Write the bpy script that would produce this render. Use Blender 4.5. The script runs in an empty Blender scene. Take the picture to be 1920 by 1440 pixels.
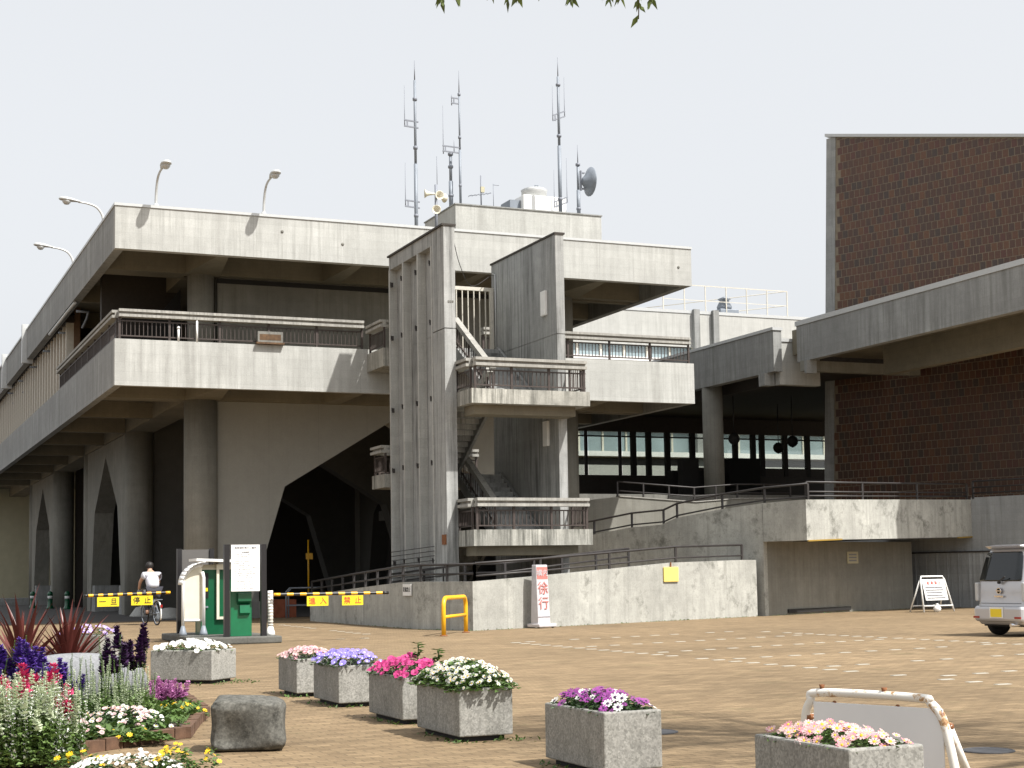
import bpy, math, random
from mathutils import Vector, Matrix, Euler, noise as mnoise

R = math.radians
rnd = random.Random(7)
sc = bpy.context.scene
COL = sc.collection

# ---------------------------------------------------------------- camera
CAM_H = 1.42
yaw, pit, roll = R(23.2), R(4.6), R(0.95)
fw0 = Vector((math.sin(yaw), math.cos(yaw), 0))
r0 = Vector((math.cos(yaw), -math.sin(yaw), 0))
up0 = Vector((0, 0, 1))
fw = fw0 * math.cos(pit) + up0 * math.sin(pit)
u1 = up0 * math.cos(pit) - fw0 * math.sin(pit)
rt = r0 * math.cos(roll) - u1 * math.sin(roll)
uu = u1 * math.cos(roll) + r0 * math.sin(roll)
cd = bpy.data.cameras.new('camera')
cam = bpy.data.objects.new('camera', cd)
COL.objects.link(cam)
cam.matrix_world = Matrix(((rt.x, uu.x, -fw.x, 0), (rt.y, uu.y, -fw.y, 0), (rt.z, uu.z, -fw.z, CAM_H), (0, 0, 0, 1)))
cd.sensor_width = 36.0
cd.lens = 36.0 * 2910 / 1920
cd.shift_y = 124 / 1920
cd.clip_end = 3000
cd.clip_start = 0.05
sc.camera = cam

# ---------------------------------------------------------------- sky and sun
SUN = Vector((0.36, -0.62, 1.0)).normalized()      # towards the sun
w = bpy.data.worlds.new('World')
sc.world = w
w.use_nodes = True
nt = w.node_tree
bg = nt.nodes['Background']
sky = nt.nodes.new('ShaderNodeTexSky')
sky.sky_type = 'NISHITA'
sky.sun_disc = False
sky.sun_elevation = math.asin(SUN.z)
sky.sun_rotation = math.atan2(SUN.x, SUN.y)
sky.air_density = 1.0
sky.dust_density = 6.0
sky.ozone_density = 1.0
hs = nt.nodes.new('ShaderNodeHueSaturation')        # thin high overcast: whitened sky
hs.inputs['Saturation'].default_value = 0.22
mx = nt.nodes.new('ShaderNodeMix')
mx.data_type = 'RGBA'
mx.inputs[0].default_value = 0.55
mx.inputs[7].default_value = (7.2, 7.42, 7.7, 1)
nt.links.new(sky.outputs[0], hs.inputs['Color'])
nt.links.new(hs.outputs[0], mx.inputs[6])
nt.links.new(mx.outputs[2], bg.inputs['Color'])
bg.inputs['Strength'].default_value = 0.112
sl = bpy.data.lights.new('sun', 'SUN')
sl.energy = 5.0
sl.angle = R(0.9)
sl.color = (1.0, 0.965, 0.91)
so = bpy.data.objects.new('sun', sl)
so.rotation_euler = SUN.to_track_quat('Z', 'Y').to_euler()
so.location = SUN * 60
COL.objects.link(so)
sc.view_settings.view_transform = 'Standard'
sc.view_settings.look = 'None'
sc.view_settings.exposure = 0.5
sc.view_settings.gamma = 1.0
sc.view_settings.use_curve_mapping = False
sc.render.engine = 'CYCLES'
sc.cycles.max_bounces = 7
sc.cycles.transparent_max_bounces = 12

# ---------------------------------------------------------------- helpers
def tag(o, label=None, cat=None, group=None, kind=None):
    if label: o['label'] = label
    if cat: o['category'] = cat
    if group: o['group'] = group
    if kind: o['kind'] = kind
    return o

def empty(name, loc=(0, 0, 0), rz=0.0, label=None, cat=None, group=None):
    o = bpy.data.objects.new(name, None)
    o.empty_display_size = 0.2
    o.location = loc
    o.rotation_euler = (0, 0, rz)
    COL.objects.link(o)
    return tag(o, label, cat, group)

class MB:
    """collects geometry; build() links it as one mesh object"""
    def __init__(s): s.v = []; s.f = []; s.m = []; s.sm = []
    def add(s, vs, fs, m=0, smooth=False):
        b = len(s.v)
        s.v += [tuple(p) for p in vs]
        for f in fs:
            s.f.append([b + i for i in f]); s.m.append(m); s.sm.append(smooth)
        return s
    def box(s, x0, x1, y0, y1, z0, z1, m=0):
        return s.add([(x0, y0, z0), (x1, y0, z0), (x1, y1, z0), (x0, y1, z0), (x0, y0, z1), (x1, y0, z1), (x1, y1, z1), (x0, y1, z1)],
                     [(0, 3, 2, 1), (4, 5, 6, 7), (0, 1, 5, 4), (1, 2, 6, 5), (2, 3, 7, 6), (3, 0, 4, 7)], m)
    def hexa(s, b, t, m=0):
        """bottom quad (ccw from above) and top quad"""
        return s.add(list(b) + list(t), [(0, 3, 2, 1), (4, 5, 6, 7), (0, 1, 5, 4), (1, 2, 6, 5), (2, 3, 7, 6), (3, 0, 4, 7)], m)
    def prism(s, poly, a, b, axis='z', m=0):
        """poly: list of 2D pts; extruded from a to b along axis. axis y: pts are (x,z); axis x: pts are (y,z)"""
        def P(p, c):
            return (p[0], p[1], c) if axis == 'z' else ((p[0], c, p[1]) if axis == 'y' else (c, p[0], p[1]))
        n = len(poly)
        vs = [P(p, a) for p in poly] + [P(p, b) for p in poly]
        fs = [tuple(range(n))[::-1], tuple(range(n, 2 * n))] + [(i, (i + 1) % n, n + (i + 1) % n, n + i) for i in range(n)]
        return s.add(vs, fs, m)
    def tube(s, pts, r, n=8, m=0, cap=True, closed=False):
        pts = [Vector(p) for p in pts]
        k = len(pts)
        rs = r if isinstance(r, (list, tuple)) else [r] * k
        vs = []; prev = None
        for i, p in enumerate(pts):
            if closed: d = pts[(i + 1) % k] - pts[i - 1]
            else: d = pts[min(i + 1, k - 1)] - pts[max(i - 1, 0)]
            d.normalize()
            if prev is None:
                a = Vector((0, 0, 1)) if abs(d.z) < .9 else Vector((1, 0, 0))
                x = d.cross(a).normalized()
            else:
                x = (prev - d * prev.dot(d)).normalized()
            prev = x
            y = d.cross(x)
            for j in range(n):
                t = 2 * math.pi * j / n
                vs.append(p + (x * math.cos(t) + y * math.sin(t)) * rs[i])
        fs = []
        for i in range(k if closed else k - 1):
            i2 = (i + 1) % k
            for j in range(n):
                j2 = (j + 1) % n
                fs.append((i * n + j, i * n + j2, i2 * n + j2, i2 * n + j))
        s.add(vs, fs, m, True)
        if cap and not closed:
            b = len(s.v) - len(vs)
            s.f.append([b + j for j in range(n)][::-1]); s.m.append(m); s.sm.append(False)
            s.f.append([b + (k - 1) * n + j for j in range(n)]); s.m.append(m); s.sm.append(False)
        return s
    def bar(s, p, q, w, h, m=0):
        """rectangular bar from p to q, w horizontal, h vertical-ish"""
        p = Vector(p); q = Vector(q)
        d = (q - p).normalized()
        a = Vector((0, 0, 1)) if abs(d.z) < .95 else Vector((0, 1, 0))
        x = d.cross(a).normalized() * w / 2
        y = x.cross(d).normalized() * h / 2
        vs = [p - x - y, p + x - y, p + x + y, p - x + y, q - x - y, q + x - y, q + x + y, q - x + y]
        return s.add(vs, [(0, 3, 2, 1), (4, 5, 6, 7), (0, 1, 5, 4), (1, 2, 6, 5), (2, 3, 7, 6), (3, 0, 4, 7)], m)
    def lathe(s, prof, n=16, c=(0, 0, 0), axis='z', m=0, smooth=True):
        """prof: list of (radius, height)"""
        vs = []
        for r, h in prof:
            for j in range(n):
                t = 2 * math.pi * j / n
                a, b = r * math.cos(t), r * math.sin(t)
                p = (a, b, h) if axis == 'z' else ((a, h, b) if axis == 'y' else (h, a, b))
                vs.append((c[0] + p[0], c[1] + p[1], c[2] + p[2]))
        fs = []
        for i in range(len(prof) - 1):
            for j in range(n):
                j2 = (j + 1) % n
                fs.append((i * n + j, i * n + j2, (i + 1) * n + j2, (i + 1) * n + j))
        s.add(vs, fs, m, smooth)
        b = len(s.v) - len(vs)
        if prof[0][0] > 1e-4: s.f.append([b + j for j in range(n)][::-1]); s.m.append(m); s.sm.append(False)
        if prof[-1][0] > 1e-4: s.f.append([b + (len(prof) - 1) * n + j for j in range(n)]); s.m.append(m); s.sm.append(False)
        return s
    def wallpath(s, pts, th, m=0):
        """thick wall along pts (x, y, zbottom, ztop); thickness th to the left of travel"""
        P = [Vector((p[0], p[1], 0)) for p in pts]
        k = len(P)
        offs = []
        for i in range(k):
            ns = []
            if i > 0: d = (P[i] - P[i - 1]).normalized(); ns.append(Vector((-d.y, d.x, 0)))
            if i < k - 1: d = (P[i + 1] - P[i]).normalized(); ns.append(Vector((-d.y, d.x, 0)))
            n = sum(ns, Vector()).normalized()
            offs.append(n * (th / max(.3, n.dot(ns[0]))))
        vs = []
        for p, a, o in zip(pts, P, offs):
            b = a + o
            vs += [(a.x, a.y, p[2]), (a.x, a.y, p[3]), (b.x, b.y, p[3]), (b.x, b.y, p[2])]
        fs = []
        for i in range(k - 1):
            q = 4 * i; t = q + 4
            fs += [(q, t, t + 1, q + 1), (q + 1, t + 1, t + 2, q + 2), (q + 2, t + 2, t + 3, q + 3), (q + 3, t + 3, t, q)]
        fs += [(0, 1, 2, 3), (4 * k - 4, 4 * k - 1, 4 * k - 2, 4 * k - 3)]
        return s.add(vs, fs, m)
    def mesh(s, name, mats, off=None):
        me = bpy.data.meshes.new(name)
        vs = s.v if off is None else [(a - off[0], b - off[1], c - off[2]) for a, b, c in s.v]
        me.from_pydata(vs, [], s.f)
        for mt in (mats if isinstance(mats, (list, tuple)) else [mats]): me.materials.append(mt)
        me.polygons.foreach_set('material_index', s.m)
        me.polygons.foreach_set('use_smooth', s.sm)
        me.update()
        return me
    def build(s, name, mats, parent=None, world=False, kind=None, bevel=0.0, label=None):
        """world=True: coordinates are world ones, the parent is an unrotated Empty"""
        off = None
        if parent is not None and world:
            off = Vector(parent.location)
            pp = parent.parent
            while pp: off += Vector(pp.location); pp = pp.parent
        o = bpy.data.objects.new(name, s.mesh(name, mats, off))
        COL.objects.link(o)
        if parent is not None: o.parent = parent
        if kind: o['kind'] = kind
        if label: o['label'] = label
        if bevel:
            b = o.modifiers.new('bevel', 'BEVEL'); b.width = bevel; b.segments = 2; b.limit_method = 'ANGLE'; b.angle_limit = R(40)
        return o

def inst(name, me, parent=None, loc=(0, 0, 0), rot=(0, 0, 0), scale=1.0, mat=None):
    o = bpy.data.objects.new(name, me)
    COL.objects.link(o)
    if parent is not None: o.parent = parent
    if mat is not None: o.matrix_local = mat
    else:
        o.location = loc; o.rotation_euler = rot
        o.scale = (scale,) * 3 if not isinstance(scale, (tuple, list)) else scale
    return o

def smooth_tube_pts(ctrl, n=8):
    """Catmull-Rom through control points"""
    c = [Vector(p) for p in ctrl]
    c = [c[0] * 2 - c[1]] + c + [c[-1] * 2 - c[-2]]
    out = []
    for i in range(1, len(c) - 2):
        for k in range(n):
            t = k / n
            a, b, d, e = c[i - 1], c[i], c[i + 1], c[i + 2]
            out.append(0.5 * ((2 * b) + (d - a) * t + (2 * a - 5 * b + 4 * d - e) * t * t + (3 * b - a - 3 * d + e) * t ** 3))
    out.append(c[-2])
    return out

# ---------------------------------------------------------------- text meshes, made while the scene is still empty
TEXT = {}
def text_mesh(body, size=1.0, extrude=0.004):
    key = (body, size)
    if key not in TEXT:
        cu = bpy.data.curves.new('lettering', 'FONT')
        cu.body = body; cu.size = size; cu.extrude = extrude
        cu.align_x = 'CENTER'; cu.align_y = 'CENTER'; cu.resolution_u = 2
        ob = bpy.data.objects.new('lettering', cu)
        COL.objects.link(ob)
        dg = bpy.context.evaluated_depsgraph_get()
        TEXT[key] = bpy.data.meshes.new_from_object(ob.evaluated_get(dg))
        bpy.data.objects.remove(ob)
    return TEXT[key]

# ---------------------------------------------------------------- materials
def newmat(name):
    m = bpy.data.materials.new(name); m.use_nodes = True
    n = m.node_tree.nodes; l = m.node_tree.links
    return m, n, l, n['Principled BSDF']

def simple(name, col, rough=.6, metal=0.0, noise=0.0, scale=8.0, coat=0.0, bump=0.0, spec=None):
    m, n, l, b = newmat(name)
    b.inputs['Roughness'].default_value = rough
    b.inputs['Metallic'].default_value = metal
    if coat: b.inputs['Coat Weight'].default_value = coat
    if spec is not None: b.inputs['Specular IOR Level'].default_value = spec
    b.inputs['Base Color'].default_value = (*col, 1)
    if noise or bump:
        tc = n.new('ShaderNodeTexCoord')
        nz = n.new('ShaderNodeTexNoise'); nz.inputs['Scale'].default_value = scale; nz.inputs['Detail'].default_value = 5
        l.new(tc.outputs['Object'], nz.inputs['Vector'])
        if noise:
            rp = n.new('ShaderNodeMapRange')
            rp.inputs[1].default_value = .25; rp.inputs[2].default_value = .75
            rp.inputs[3].default_value = 1 - noise; rp.inputs[4].default_value = 1 + noise
            l.new(nz.outputs[0], rp.inputs[0])
            vm = n.new('ShaderNodeVectorMath'); vm.operation = 'SCALE'
            vm.inputs[0].default_value = col
            l.new(rp.outputs[0], vm.inputs['Scale'])
            l.new(vm.outputs[0], b.inputs['Base Color'])
        if bump:
            bp = n.new('ShaderNodeBump'); bp.inputs['Strength'].default_value = bump; bp.inputs['Distance'].default_value = .02
            l.new(nz.outputs[0], bp.inputs['Height']); l.new(bp.outputs[0], b.inputs['Normal'])
    return m

def concrete(name, col=(.43, .415, .385), streak=.4, dirt=.25, fine=.08, board=.05, rough=.88, stain=(.10, .10, .09), speck=0.0, sscale=1.0, blotch=0.0, joint=.16):
    """cast concrete: mottling, vertical weather streaks, faint shutter board lines"""
    m, n, l, b = newmat(name)
    b.inputs['Roughness'].default_value = rough
    b.inputs['Specular IOR Level'].default_value = .25
    ge = n.new('ShaderNodeNewGeometry')
    P = ge.outputs['Position']
    def noise(scale, detail=4, vec=None, rough_=.55):
        z = n.new('ShaderNodeTexNoise'); z.inputs['Scale'].default_value = scale
        z.inputs['Detail'].default_value = detail; z.inputs['Roughness'].default_value = rough_
        l.new(vec if vec is not None else P, z.inputs['Vector']); return z.outputs[0]
    def rng(v, a, c, d, e):
        r = n.new('ShaderNodeMapRange'); r.clamp = True
        for i, x in enumerate((a, c, d, e)): r.inputs[i + 1].default_value = x
        l.new(v, r.inputs[0]); return r.outputs[0]
    def math_(op, a, c):
        k = n.new('ShaderNodeMath'); k.operation = op
        for i, x in enumerate((a, c)):
            if isinstance(x, (int, float)): k.inputs[i].default_value = x
            else: l.new(x, k.inputs[i])
        return k.outputs[0]
    mp = n.new('ShaderNodeMapping'); mp.inputs['Scale'].default_value = (2.2 * sscale, 2.2 * sscale, .15 * sscale)
    l.new(P, mp.inputs['Vector'])
    st = noise(1.35, 6, mp.outputs[0], .65)
    mp2 = n.new('ShaderNodeMapping'); mp2.inputs['Scale'].default_value = (7 * sscale, 7 * sscale, .25 * sscale); mp2.inputs['Location'].default_value = (3, 9, 2)
    l.new(P, mp2.inputs['Vector'])
    st2 = noise(1.2, 4, mp2.outputs[0], .6)
    patch = noise(.55, 5)
    fin = noise(26, 3)
    mid = noise(3.2, 6, None, .65)
    streaks = math_('MULTIPLY', math_('MAXIMUM', rng(st, .46, .66, 0, 1), math_('MULTIPLY', rng(st2, .48, .66, 0, 1), .8)), rng(patch, .34, .58, .2, 1))
    fac = math_('MULTIPLY', streaks, streak)
    if blotch:
        bl = noise(1.1 * max(1, sscale), 9, None, .72)
        fac = math_('MAXIMUM', fac, math_('MULTIPLY', rng(bl, .52, .68, 0, 1), blotch))
    mixc = n.new('ShaderNodeMix'); mixc.data_type = 'RGBA'
    mixc.inputs[6].default_value = (*col, 1); mixc.inputs[7].default_value = (*stain, 1)
    l.new(fac, mixc.inputs[0])
    val = math_('MULTIPLY', rng(patch, .28, .72, 1 - dirt, 1 + dirt * .6), rng(mid, .25, .75, 1 - dirt * .55, 1 + dirt * .4))
    val = math_('MULTIPLY', val, rng(fin, .25, .75, 1 - fine, 1 + fine))
    if board:
        sx = n.new('ShaderNodeSeparateXYZ'); l.new(P, sx.inputs[0])
        fr = math_('FRACT', math_('MULTIPLY', sx.outputs[2], 1 / .3), 0)
        ln = rng(math_('ABSOLUTE', math_('SUBTRACT', fr, .5), 0), .46, .5, 0, 1)
        val = math_('MULTIPLY', val, math_('SUBTRACT', 1, math_('MULTIPLY', ln, board * 1.8)))
        bd = n.new('ShaderNodeTexWhiteNoise'); bd.noise_dimensions = '1D'
        l.new(math_('FLOOR', math_('MULTIPLY', sx.outputs[2], 1 / .3), 0), bd.inputs['W'])
        val = math_('MULTIPLY', val, rng(bd.outputs['Value'], 0, 1, 1 - board, 1 + board))
    if joint:
        sj = n.new('ShaderNodeSeparateXYZ'); l.new(P, sj.inputs[0])
        fj = math_('FRACT', math_('MULTIPLY', math_('ADD', sj.outputs[0], sj.outputs[1]), 1 / 1.83), 0)
        lj = rng(math_('ABSOLUTE', math_('SUBTRACT', fj, .5), 0), .494, .499, 0, joint)
        val = math_('MULTIPLY', val, math_('SUBTRACT', 1, lj))
    if speck:
        vo = n.new('ShaderNodeTexVoronoi'); vo.inputs['Scale'].default_value = 75
        l.new(P, vo.inputs['Vector'])
        sp = n.new('ShaderNodeSeparateColor'); l.new(vo.outputs['Color'], sp.inputs[0])
        val = math_('MULTIPLY', val, rng(sp.outputs[0], 0, 1, 1 - speck, 1 + speck))
    vm = n.new('ShaderNodeVectorMath'); vm.operation = 'SCALE'
    l.new(mixc.outputs[2], vm.inputs[0]); l.new(val, vm.inputs['Scale'])
    l.new(vm.outputs[0], b.inputs['Base Color'])
    bp = n.new('ShaderNodeBump'); bp.inputs['Strength'].default_value = .35; bp.inputs['Distance'].default_value = .012
    l.new(math_('ADD', mid, math_('MULTIPLY', fin, .6)), bp.inputs['Height'])
    l.new(bp.outputs[0], b.inputs['Normal'])
    return m

def leafmat(name, col, var=.35, trans=.25, rough=.55):
    m, n, l, b = newmat(name)
    b.inputs['Roughness'].default_value = rough
    ge = n.new('ShaderNodeNewGeometry')
    rp = n.new('ShaderNodeMapRange'); rp.inputs[3].default_value = 1 - var; rp.inputs[4].default_value = 1 + var
    l.new(ge.outputs['Random Per Island'], rp.inputs[0])
    vm = n.new('ShaderNodeVectorMath'); vm.operation = 'SCALE'; vm.inputs[0].default_value = col
    l.new(rp.outputs[0], vm.inputs['Scale'])
    l.new(vm.outputs[0], b.inputs['Base Color'])
    tr = n.new('ShaderNodeBsdfTranslucent'); l.new(vm.outputs[0], tr.inputs[0])
    mx = n.new('ShaderNodeMixShader'); mx.inputs[0].default_value = trans
    l.new(b.outputs[0], mx.inputs[1]); l.new(tr.outputs[0], mx.inputs[2])
    l.new(mx.outputs[0], n['Material Output'].inputs[0])
    return m

def glassmat(name, tint=(.75, .85, .9), clear=.75, rough=.03):
    m, n, l, b = newmat(name)
    g = n.new('ShaderNodeBsdfGlossy'); g.inputs['Roughness'].default_value = rough
    t = n.new('ShaderNodeBsdfTransparent'); t.inputs[0].default_value = (*tint, 1)
    mx = n.new('ShaderNodeMixShader'); mx.inputs[0].default_value = clear
    l.new(g.outputs[0], mx.inputs[1]); l.new(t.outputs[0], mx.inputs[2])
    l.new(mx.outputs[0], n['Material Output'].inputs[0])
    return m

def pavermat():
    m, n, l, b = newmat('brick_paving')
    b.inputs['Roughness'].default_value = .9
    b.inputs['Specular IOR Level'].default_value = .2
    ge = n.new('ShaderNodeNewGeometry')
    mp = n.new('ShaderNodeMapping'); mp.inputs['Rotation'].default_value = (0, 0, R(0))
    l.new(ge.outputs['Position'], mp.inputs['Vector'])
    br = n.new('ShaderNodeTexBrick')
    br.inputs['Scale'].default_value = 1.0
    br.inputs['Brick Width'].default_value = .225; br.inputs['Row Height'].default_value = .112
    br.inputs['Mortar Size'].default_value = .006; br.inputs['Mortar Smooth'].default_value = .2
    br.inputs['Color1'].default_value = (.270, .195, .114, 1); br.inputs['Color2'].default_value = (.200, .142, .083, 1)
    br.inputs['Mortar'].default_value = (.125, .094, .058, 1); br.inputs['Bias'].default_value = .1
    l.new(mp.outputs[0], br.inputs['Vector'])
    def noise(s, d=5, sc3=None):
        z = n.new('ShaderNodeTexNoise'); z.inputs['Scale'].default_value = s; z.inputs['Detail'].default_value = d; z.inputs['Roughness'].default_value = .6
        if sc3:
            q = n.new('ShaderNodeMapping'); q.inputs['Scale'].default_value = sc3; l.new(ge.outputs['Position'], q.inputs['Vector']); l.new(q.outputs[0], z.inputs['Vector'])
        else: l.new(ge.outputs['Position'], z.inputs['Vector'])
        return z.outputs[0]
    def rng(v, a, c, d, e):
        r = n.new('ShaderNodeMapRange')
        for i, x in enumerate((a, c, d, e)): r.inputs[i + 1].default_value = x
        l.new(v, r.inputs[0]); return r.outputs[0]
    mu = n.new('ShaderNodeMath'); mu.operation = 'MULTIPLY'
    l.new(rng(noise(.22, 6), .3, .7, .78, 1.14), mu.inputs[0]); l.new(rng(noise(2.6, 6), .25, .75, .80, 1.16), mu.inputs[1])
    mu2 = n.new('ShaderNodeMath'); mu2.operation = 'MULTIPLY'
    mu3 = n.new('ShaderNodeMath'); mu3.operation = 'MULTIPLY'
    l.new(mu.outputs[0], mu3.inputs[0]); l.new(rng(noise(1.0, 4, (.5, 5.5, 1)), .3, .7, .80, 1.16), mu3.inputs[1])
    l.new(mu3.outputs[0], mu2.inputs[0]); l.new(rng(noise(30, 3), .25, .75, .86, 1.12), mu2.inputs[1])
    # moss and dirt in patches
    ms = n.new('ShaderNodeMix'); ms.data_type = 'RGBA'; ms.inputs[7].default_value = (.115, .115, .055, 1)
    l.new(rng(noise(.9, 6), .60, .78, 0, .45), ms.inputs[0]); l.new(br.outputs[0], ms.inputs[6])
    vm = n.new('ShaderNodeVectorMath'); vm.operation = 'SCALE'
    l.new(ms.outputs[2], vm.inputs[0]); l.new(mu2.outputs[0], vm.inputs['Scale'])
    l.new(vm.outputs[0], b.inputs['Base Color'])
    bp = n.new('ShaderNodeBump'); bp.inputs['Strength'].default_value = .5; bp.inputs['Distance'].default_value = .008; bp.invert = True
    l.new(br.outputs['Fac'], bp.inputs['Height']); l.new(bp.outputs[0], b.inputs['Normal'])
    return m

M = dict(
    conc=concrete('pale_concrete', (.452, .455, .432), .48, .15, .10, stain=(.19, .187, .17)),
    conc2=concrete('weathered_shaded_concrete', (.305, .310, .303), .55, .22),  # weathered, and darker than the pale concrete: shade of side faces is in it
    tower=concrete('stair_tower_concrete', (.38, .385, .374), .85, .24, .1, board=.02, stain=(.075, .076, .073), sscale=.9, blotch=.3),
    arch=concrete('smooth_painted_concrete', (.325, .322, .292), .10, .09, .04, 0, stain=(.2, .19, .16)), dark=concrete('shade_toned_concrete', (.235, .230, .202), .5, .2, .08, .02, stain=(.13, .12, .095)),  # the second one is concrete with shade put into its colour
    soff=concrete('soffit_concrete', (.21, .19, .145), .15, .2, stain=(.10, .085, .055)),  # olive brown soffit colour, lowered so that eave shade is part of it
    ramp=concrete('ramp_concrete', (.435, .434, .398), .45, .30, .12, board=.02, stain=(.105, .105, .09), blotch=.85),
    deck=concrete('stained_deck_concrete', (.40, .392, .352), .95, .36, .12, board=0, stain=(.07, .07, .06), blotch=.45, sscale=1.6),
    planter=concrete('exposed_aggregate_concrete', (.29, .285, .262), .38, .2, .14, 0, speck=.24, blotch=.5, stain=(.13, .13, .11), sscale=2.2),
    stone=concrete('old_dark_stone', (.14, .136, .12), .3, .45, .35, 0, stain=(.035, .035, .03), speck=.2, sscale=6.5, blotch=.95),
    boulder=concrete('pale_granite', (.235, .24, .25), .1, .14, .1, 0, speck=.14, blotch=.25, sscale=2),
    kerb=concrete('plinth_concrete', (.21, .205, .185), .5, .3, .15, 0, sscale=2),
    grey=concrete('bluish_grey_wall', (.30, .315, .32), .45, .18),
    flash=simple('pale_metal_flashing', (.50, .51, .505), .45, .2, .05),
    railm=simple('brown_painted_rail', (.050, .037, .032), .55, 0, .3, 6),
    railg=simple('dark_grey_pipe_rail', (.038, .034, .033), .5, .2, .25, 5),
    railc=concrete('precast_rail_beam', (.37, .36, .33), .6, .25, board=0, sscale=2),
    galv=simple('galvanised_steel', (.20, .225, .26), .55, .1, .12, 4),
    galvd=simple('dull_antenna_steel', (.20, .215, .25), .55, .1, .1, 4),
    white=simple('white_paint', (.78, .78, .76), .5, 0, .06, 5),
    offw=simple('ivory_paint', (.66, .62, .50), .5, 0, .1, 4),
    green=simple('green_enamel', (.005, .135, .055), .3, 0, .15, 4, coat=.3),
    green2=simple('dark_green_enamel', (.004, .085, .035), .35, 0, .15, 4, coat=.3),
    black=simple('black_paint', (.012, .011, .012), .4),
    rubber=simple('black_rubber', (.015, .015, .016), .75),
    yellow=simple('yellow_paint', (.80, .42, .012), .4, 0, .1, 6),
    yplate=simple('yellow_plate', (.82, .62, .02), .45),
    red=simple('red_print', (.56, .07, .045), .5), redf=simple('faded_red_print', (.52, .17, .15), .6), fadew=simple('faded_white', (.52, .50, .52), .6, 0, .08, 6),
    ink=simple('black_print', (.02, .02, .022), .6),
    inkg=simple('grey_print', (.22, .22, .24), .6),
    blue=simple('blue_print', (.06, .22, .50), .5),
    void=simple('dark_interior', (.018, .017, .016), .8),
    dwall=simple('dark_brown_and_shade', (.035, .028, .022), .7, 0, .2),  # dark brown parts; also painted deep shade in recesses, undercroft and concourse
    brownp=simple('brown_panel', (.16, .095, .055), .6, 0, .15),
    finw=simple('cream_fin', (.55, .52, .45), .6, 0, .1),
    glass=glassmat('clear_pane', (.72, .75, .72), .93),
    wall=concrete('white_rendered_wall', (.47, .47, .445), .25, .12, board=.02),
    cream=simple('cream_wall', (.45, .42, .29), .7, 0, .08, 2),
    bglass=simple('blue_window_glass', (.25, .31, .33), .2, 0, .25, .5),
    rust=simple('rusty_steel', (.20, .075, .025), .8, 0, .4, 30),
    soil=simple('potting_soil', (.05, .035, .025), .95, 0, .4, 30, bump=.5),
    ebrick=simple('edging_brick', (.115, .062, .036), .85, 0, .3, 14, bump=.3),
    brickred=simple('red_brick', (.26, .075, .035), .8, 0, .2, 6),
    silver=simple('silver_car_paint', (.50, .50, .52), .32, .45, 0, coat=.8),
    dglass=simple('tinted_car_glass', (.012, .015, .017), .06, 0),
    lampr=simple('red_lens', (.30, .012, .012), .15, coat=.6),
    chrome=simple('chrome', (.7, .7, .72), .12, 1.0),
    skin=simple('skin', (.45, .27, .19), .55),
    shirt=simple('pale_shirt', (.55, .56, .62), .8, 0, .06, 10),
    trouser=simple('dark_trousers', (.035, .035, .045), .85),
    hair=simple('black_hair', (.012, .010, .009), .6),
    bark=simple('bark', (.12, .09, .065), .9, 0, .35, 12, bump=.6),
    leaf=leafmat('mid_green_leaf', (.075, .135, .028)),
    leafd=leafmat('dark_green_leaf', (.035, .075, .02)),
    leafl=leafmat('light_green_leaf', (.12, .19, .05)),
    leafy=leafmat('willow_leaf', (.10, .135, .035), .4, .3),
    cord=leafmat('bronze_red_leaf', (.115, .030, .024), .35, .12, .4),
    p_white=leafmat('white_petal', (.80, .80, .76), .08, .25),
    p_pink=leafmat('pale_pink_petal', (.58, .25, .30), .2, .25),
    p_pinkw=leafmat('pink_white_petal', (.62, .43, .42), .25, .25),
    p_mag=leafmat('magenta_petal', (.50, .04, .19), .25, .25),
    p_magd=leafmat('deep_magenta_centre', (.22, .01, .07), .2, .2),
    p_vio=leafmat('violet_petal', (.30, .24, .66), .22, .25),
    p_lil=leafmat('lilac_petal', (.48, .36, .74), .2, .25),
    p_pur=leafmat('purple_petal', (.27, .045, .26), .3, .25),
    p_lpk=leafmat('lilac_pink_petal', (.50, .20, .42), .35, .25), p_salv=leafmat('blue_violet_salvia', (.085, .035, .26), .35, .2),
    p_dsal=leafmat('dark_plum_salvia', (.04, .012, .055), .35, .2),
    p_gw=leafmat('greenish_white_bract', (.52, .58, .40), .2, .3),
    p_rose=leafmat('rose_red_bloom', (.52, .035, .13), .25, .25),
    p_yel=leafmat('yellow_petal', (.80, .52, .015), .15, .25),
    white_pav=simple('white_paver', (.40, .385, .335), .8, 0, .25, 8),
    gman=simple('cast_iron_cover', (.10, .10, .105), .6, .5, .2, 20),
)
M['paving'] = pavermat()
def rustymat():
    m, n, l, b = newmat('rust_stained_white_paint')
    b.inputs['Roughness'].default_value = .5
    ge = n.new('ShaderNodeNewGeometry')
    nz = n.new('ShaderNodeTexNoise'); nz.inputs['Scale'].default_value = 9; nz.inputs['Detail'].default_value = 7; nz.inputs['Roughness'].default_value = .7
    l.new(ge.outputs['Position'], nz.inputs['Vector'])
    cr = n.new('ShaderNodeValToRGB')
    cr.color_ramp.elements[0].position = .56; cr.color_ramp.elements[0].color = (.70, .68, .63, 1)
    cr.color_ramp.elements[1].position = .70; cr.color_ramp.elements[1].color = (.16, .06, .02, 1)
    e = cr.color_ramp.elements.new(.61); e.color = (.45, .28, .13, 1)
    l.new(nz.outputs[0], cr.inputs[0]); l.new(cr.outputs[0], b.inputs['Base Color'])
    return m
M['asphalt'] = simple('grey_asphalt', (.062, .059, .056), .92, 0, .2, 1.5, bump=.3)
M['inner'] = concrete('inner_shade_concrete', (.095, .092, .082), .3, .15, .08, 0)  # undercroft shade is put into this darker concrete
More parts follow.
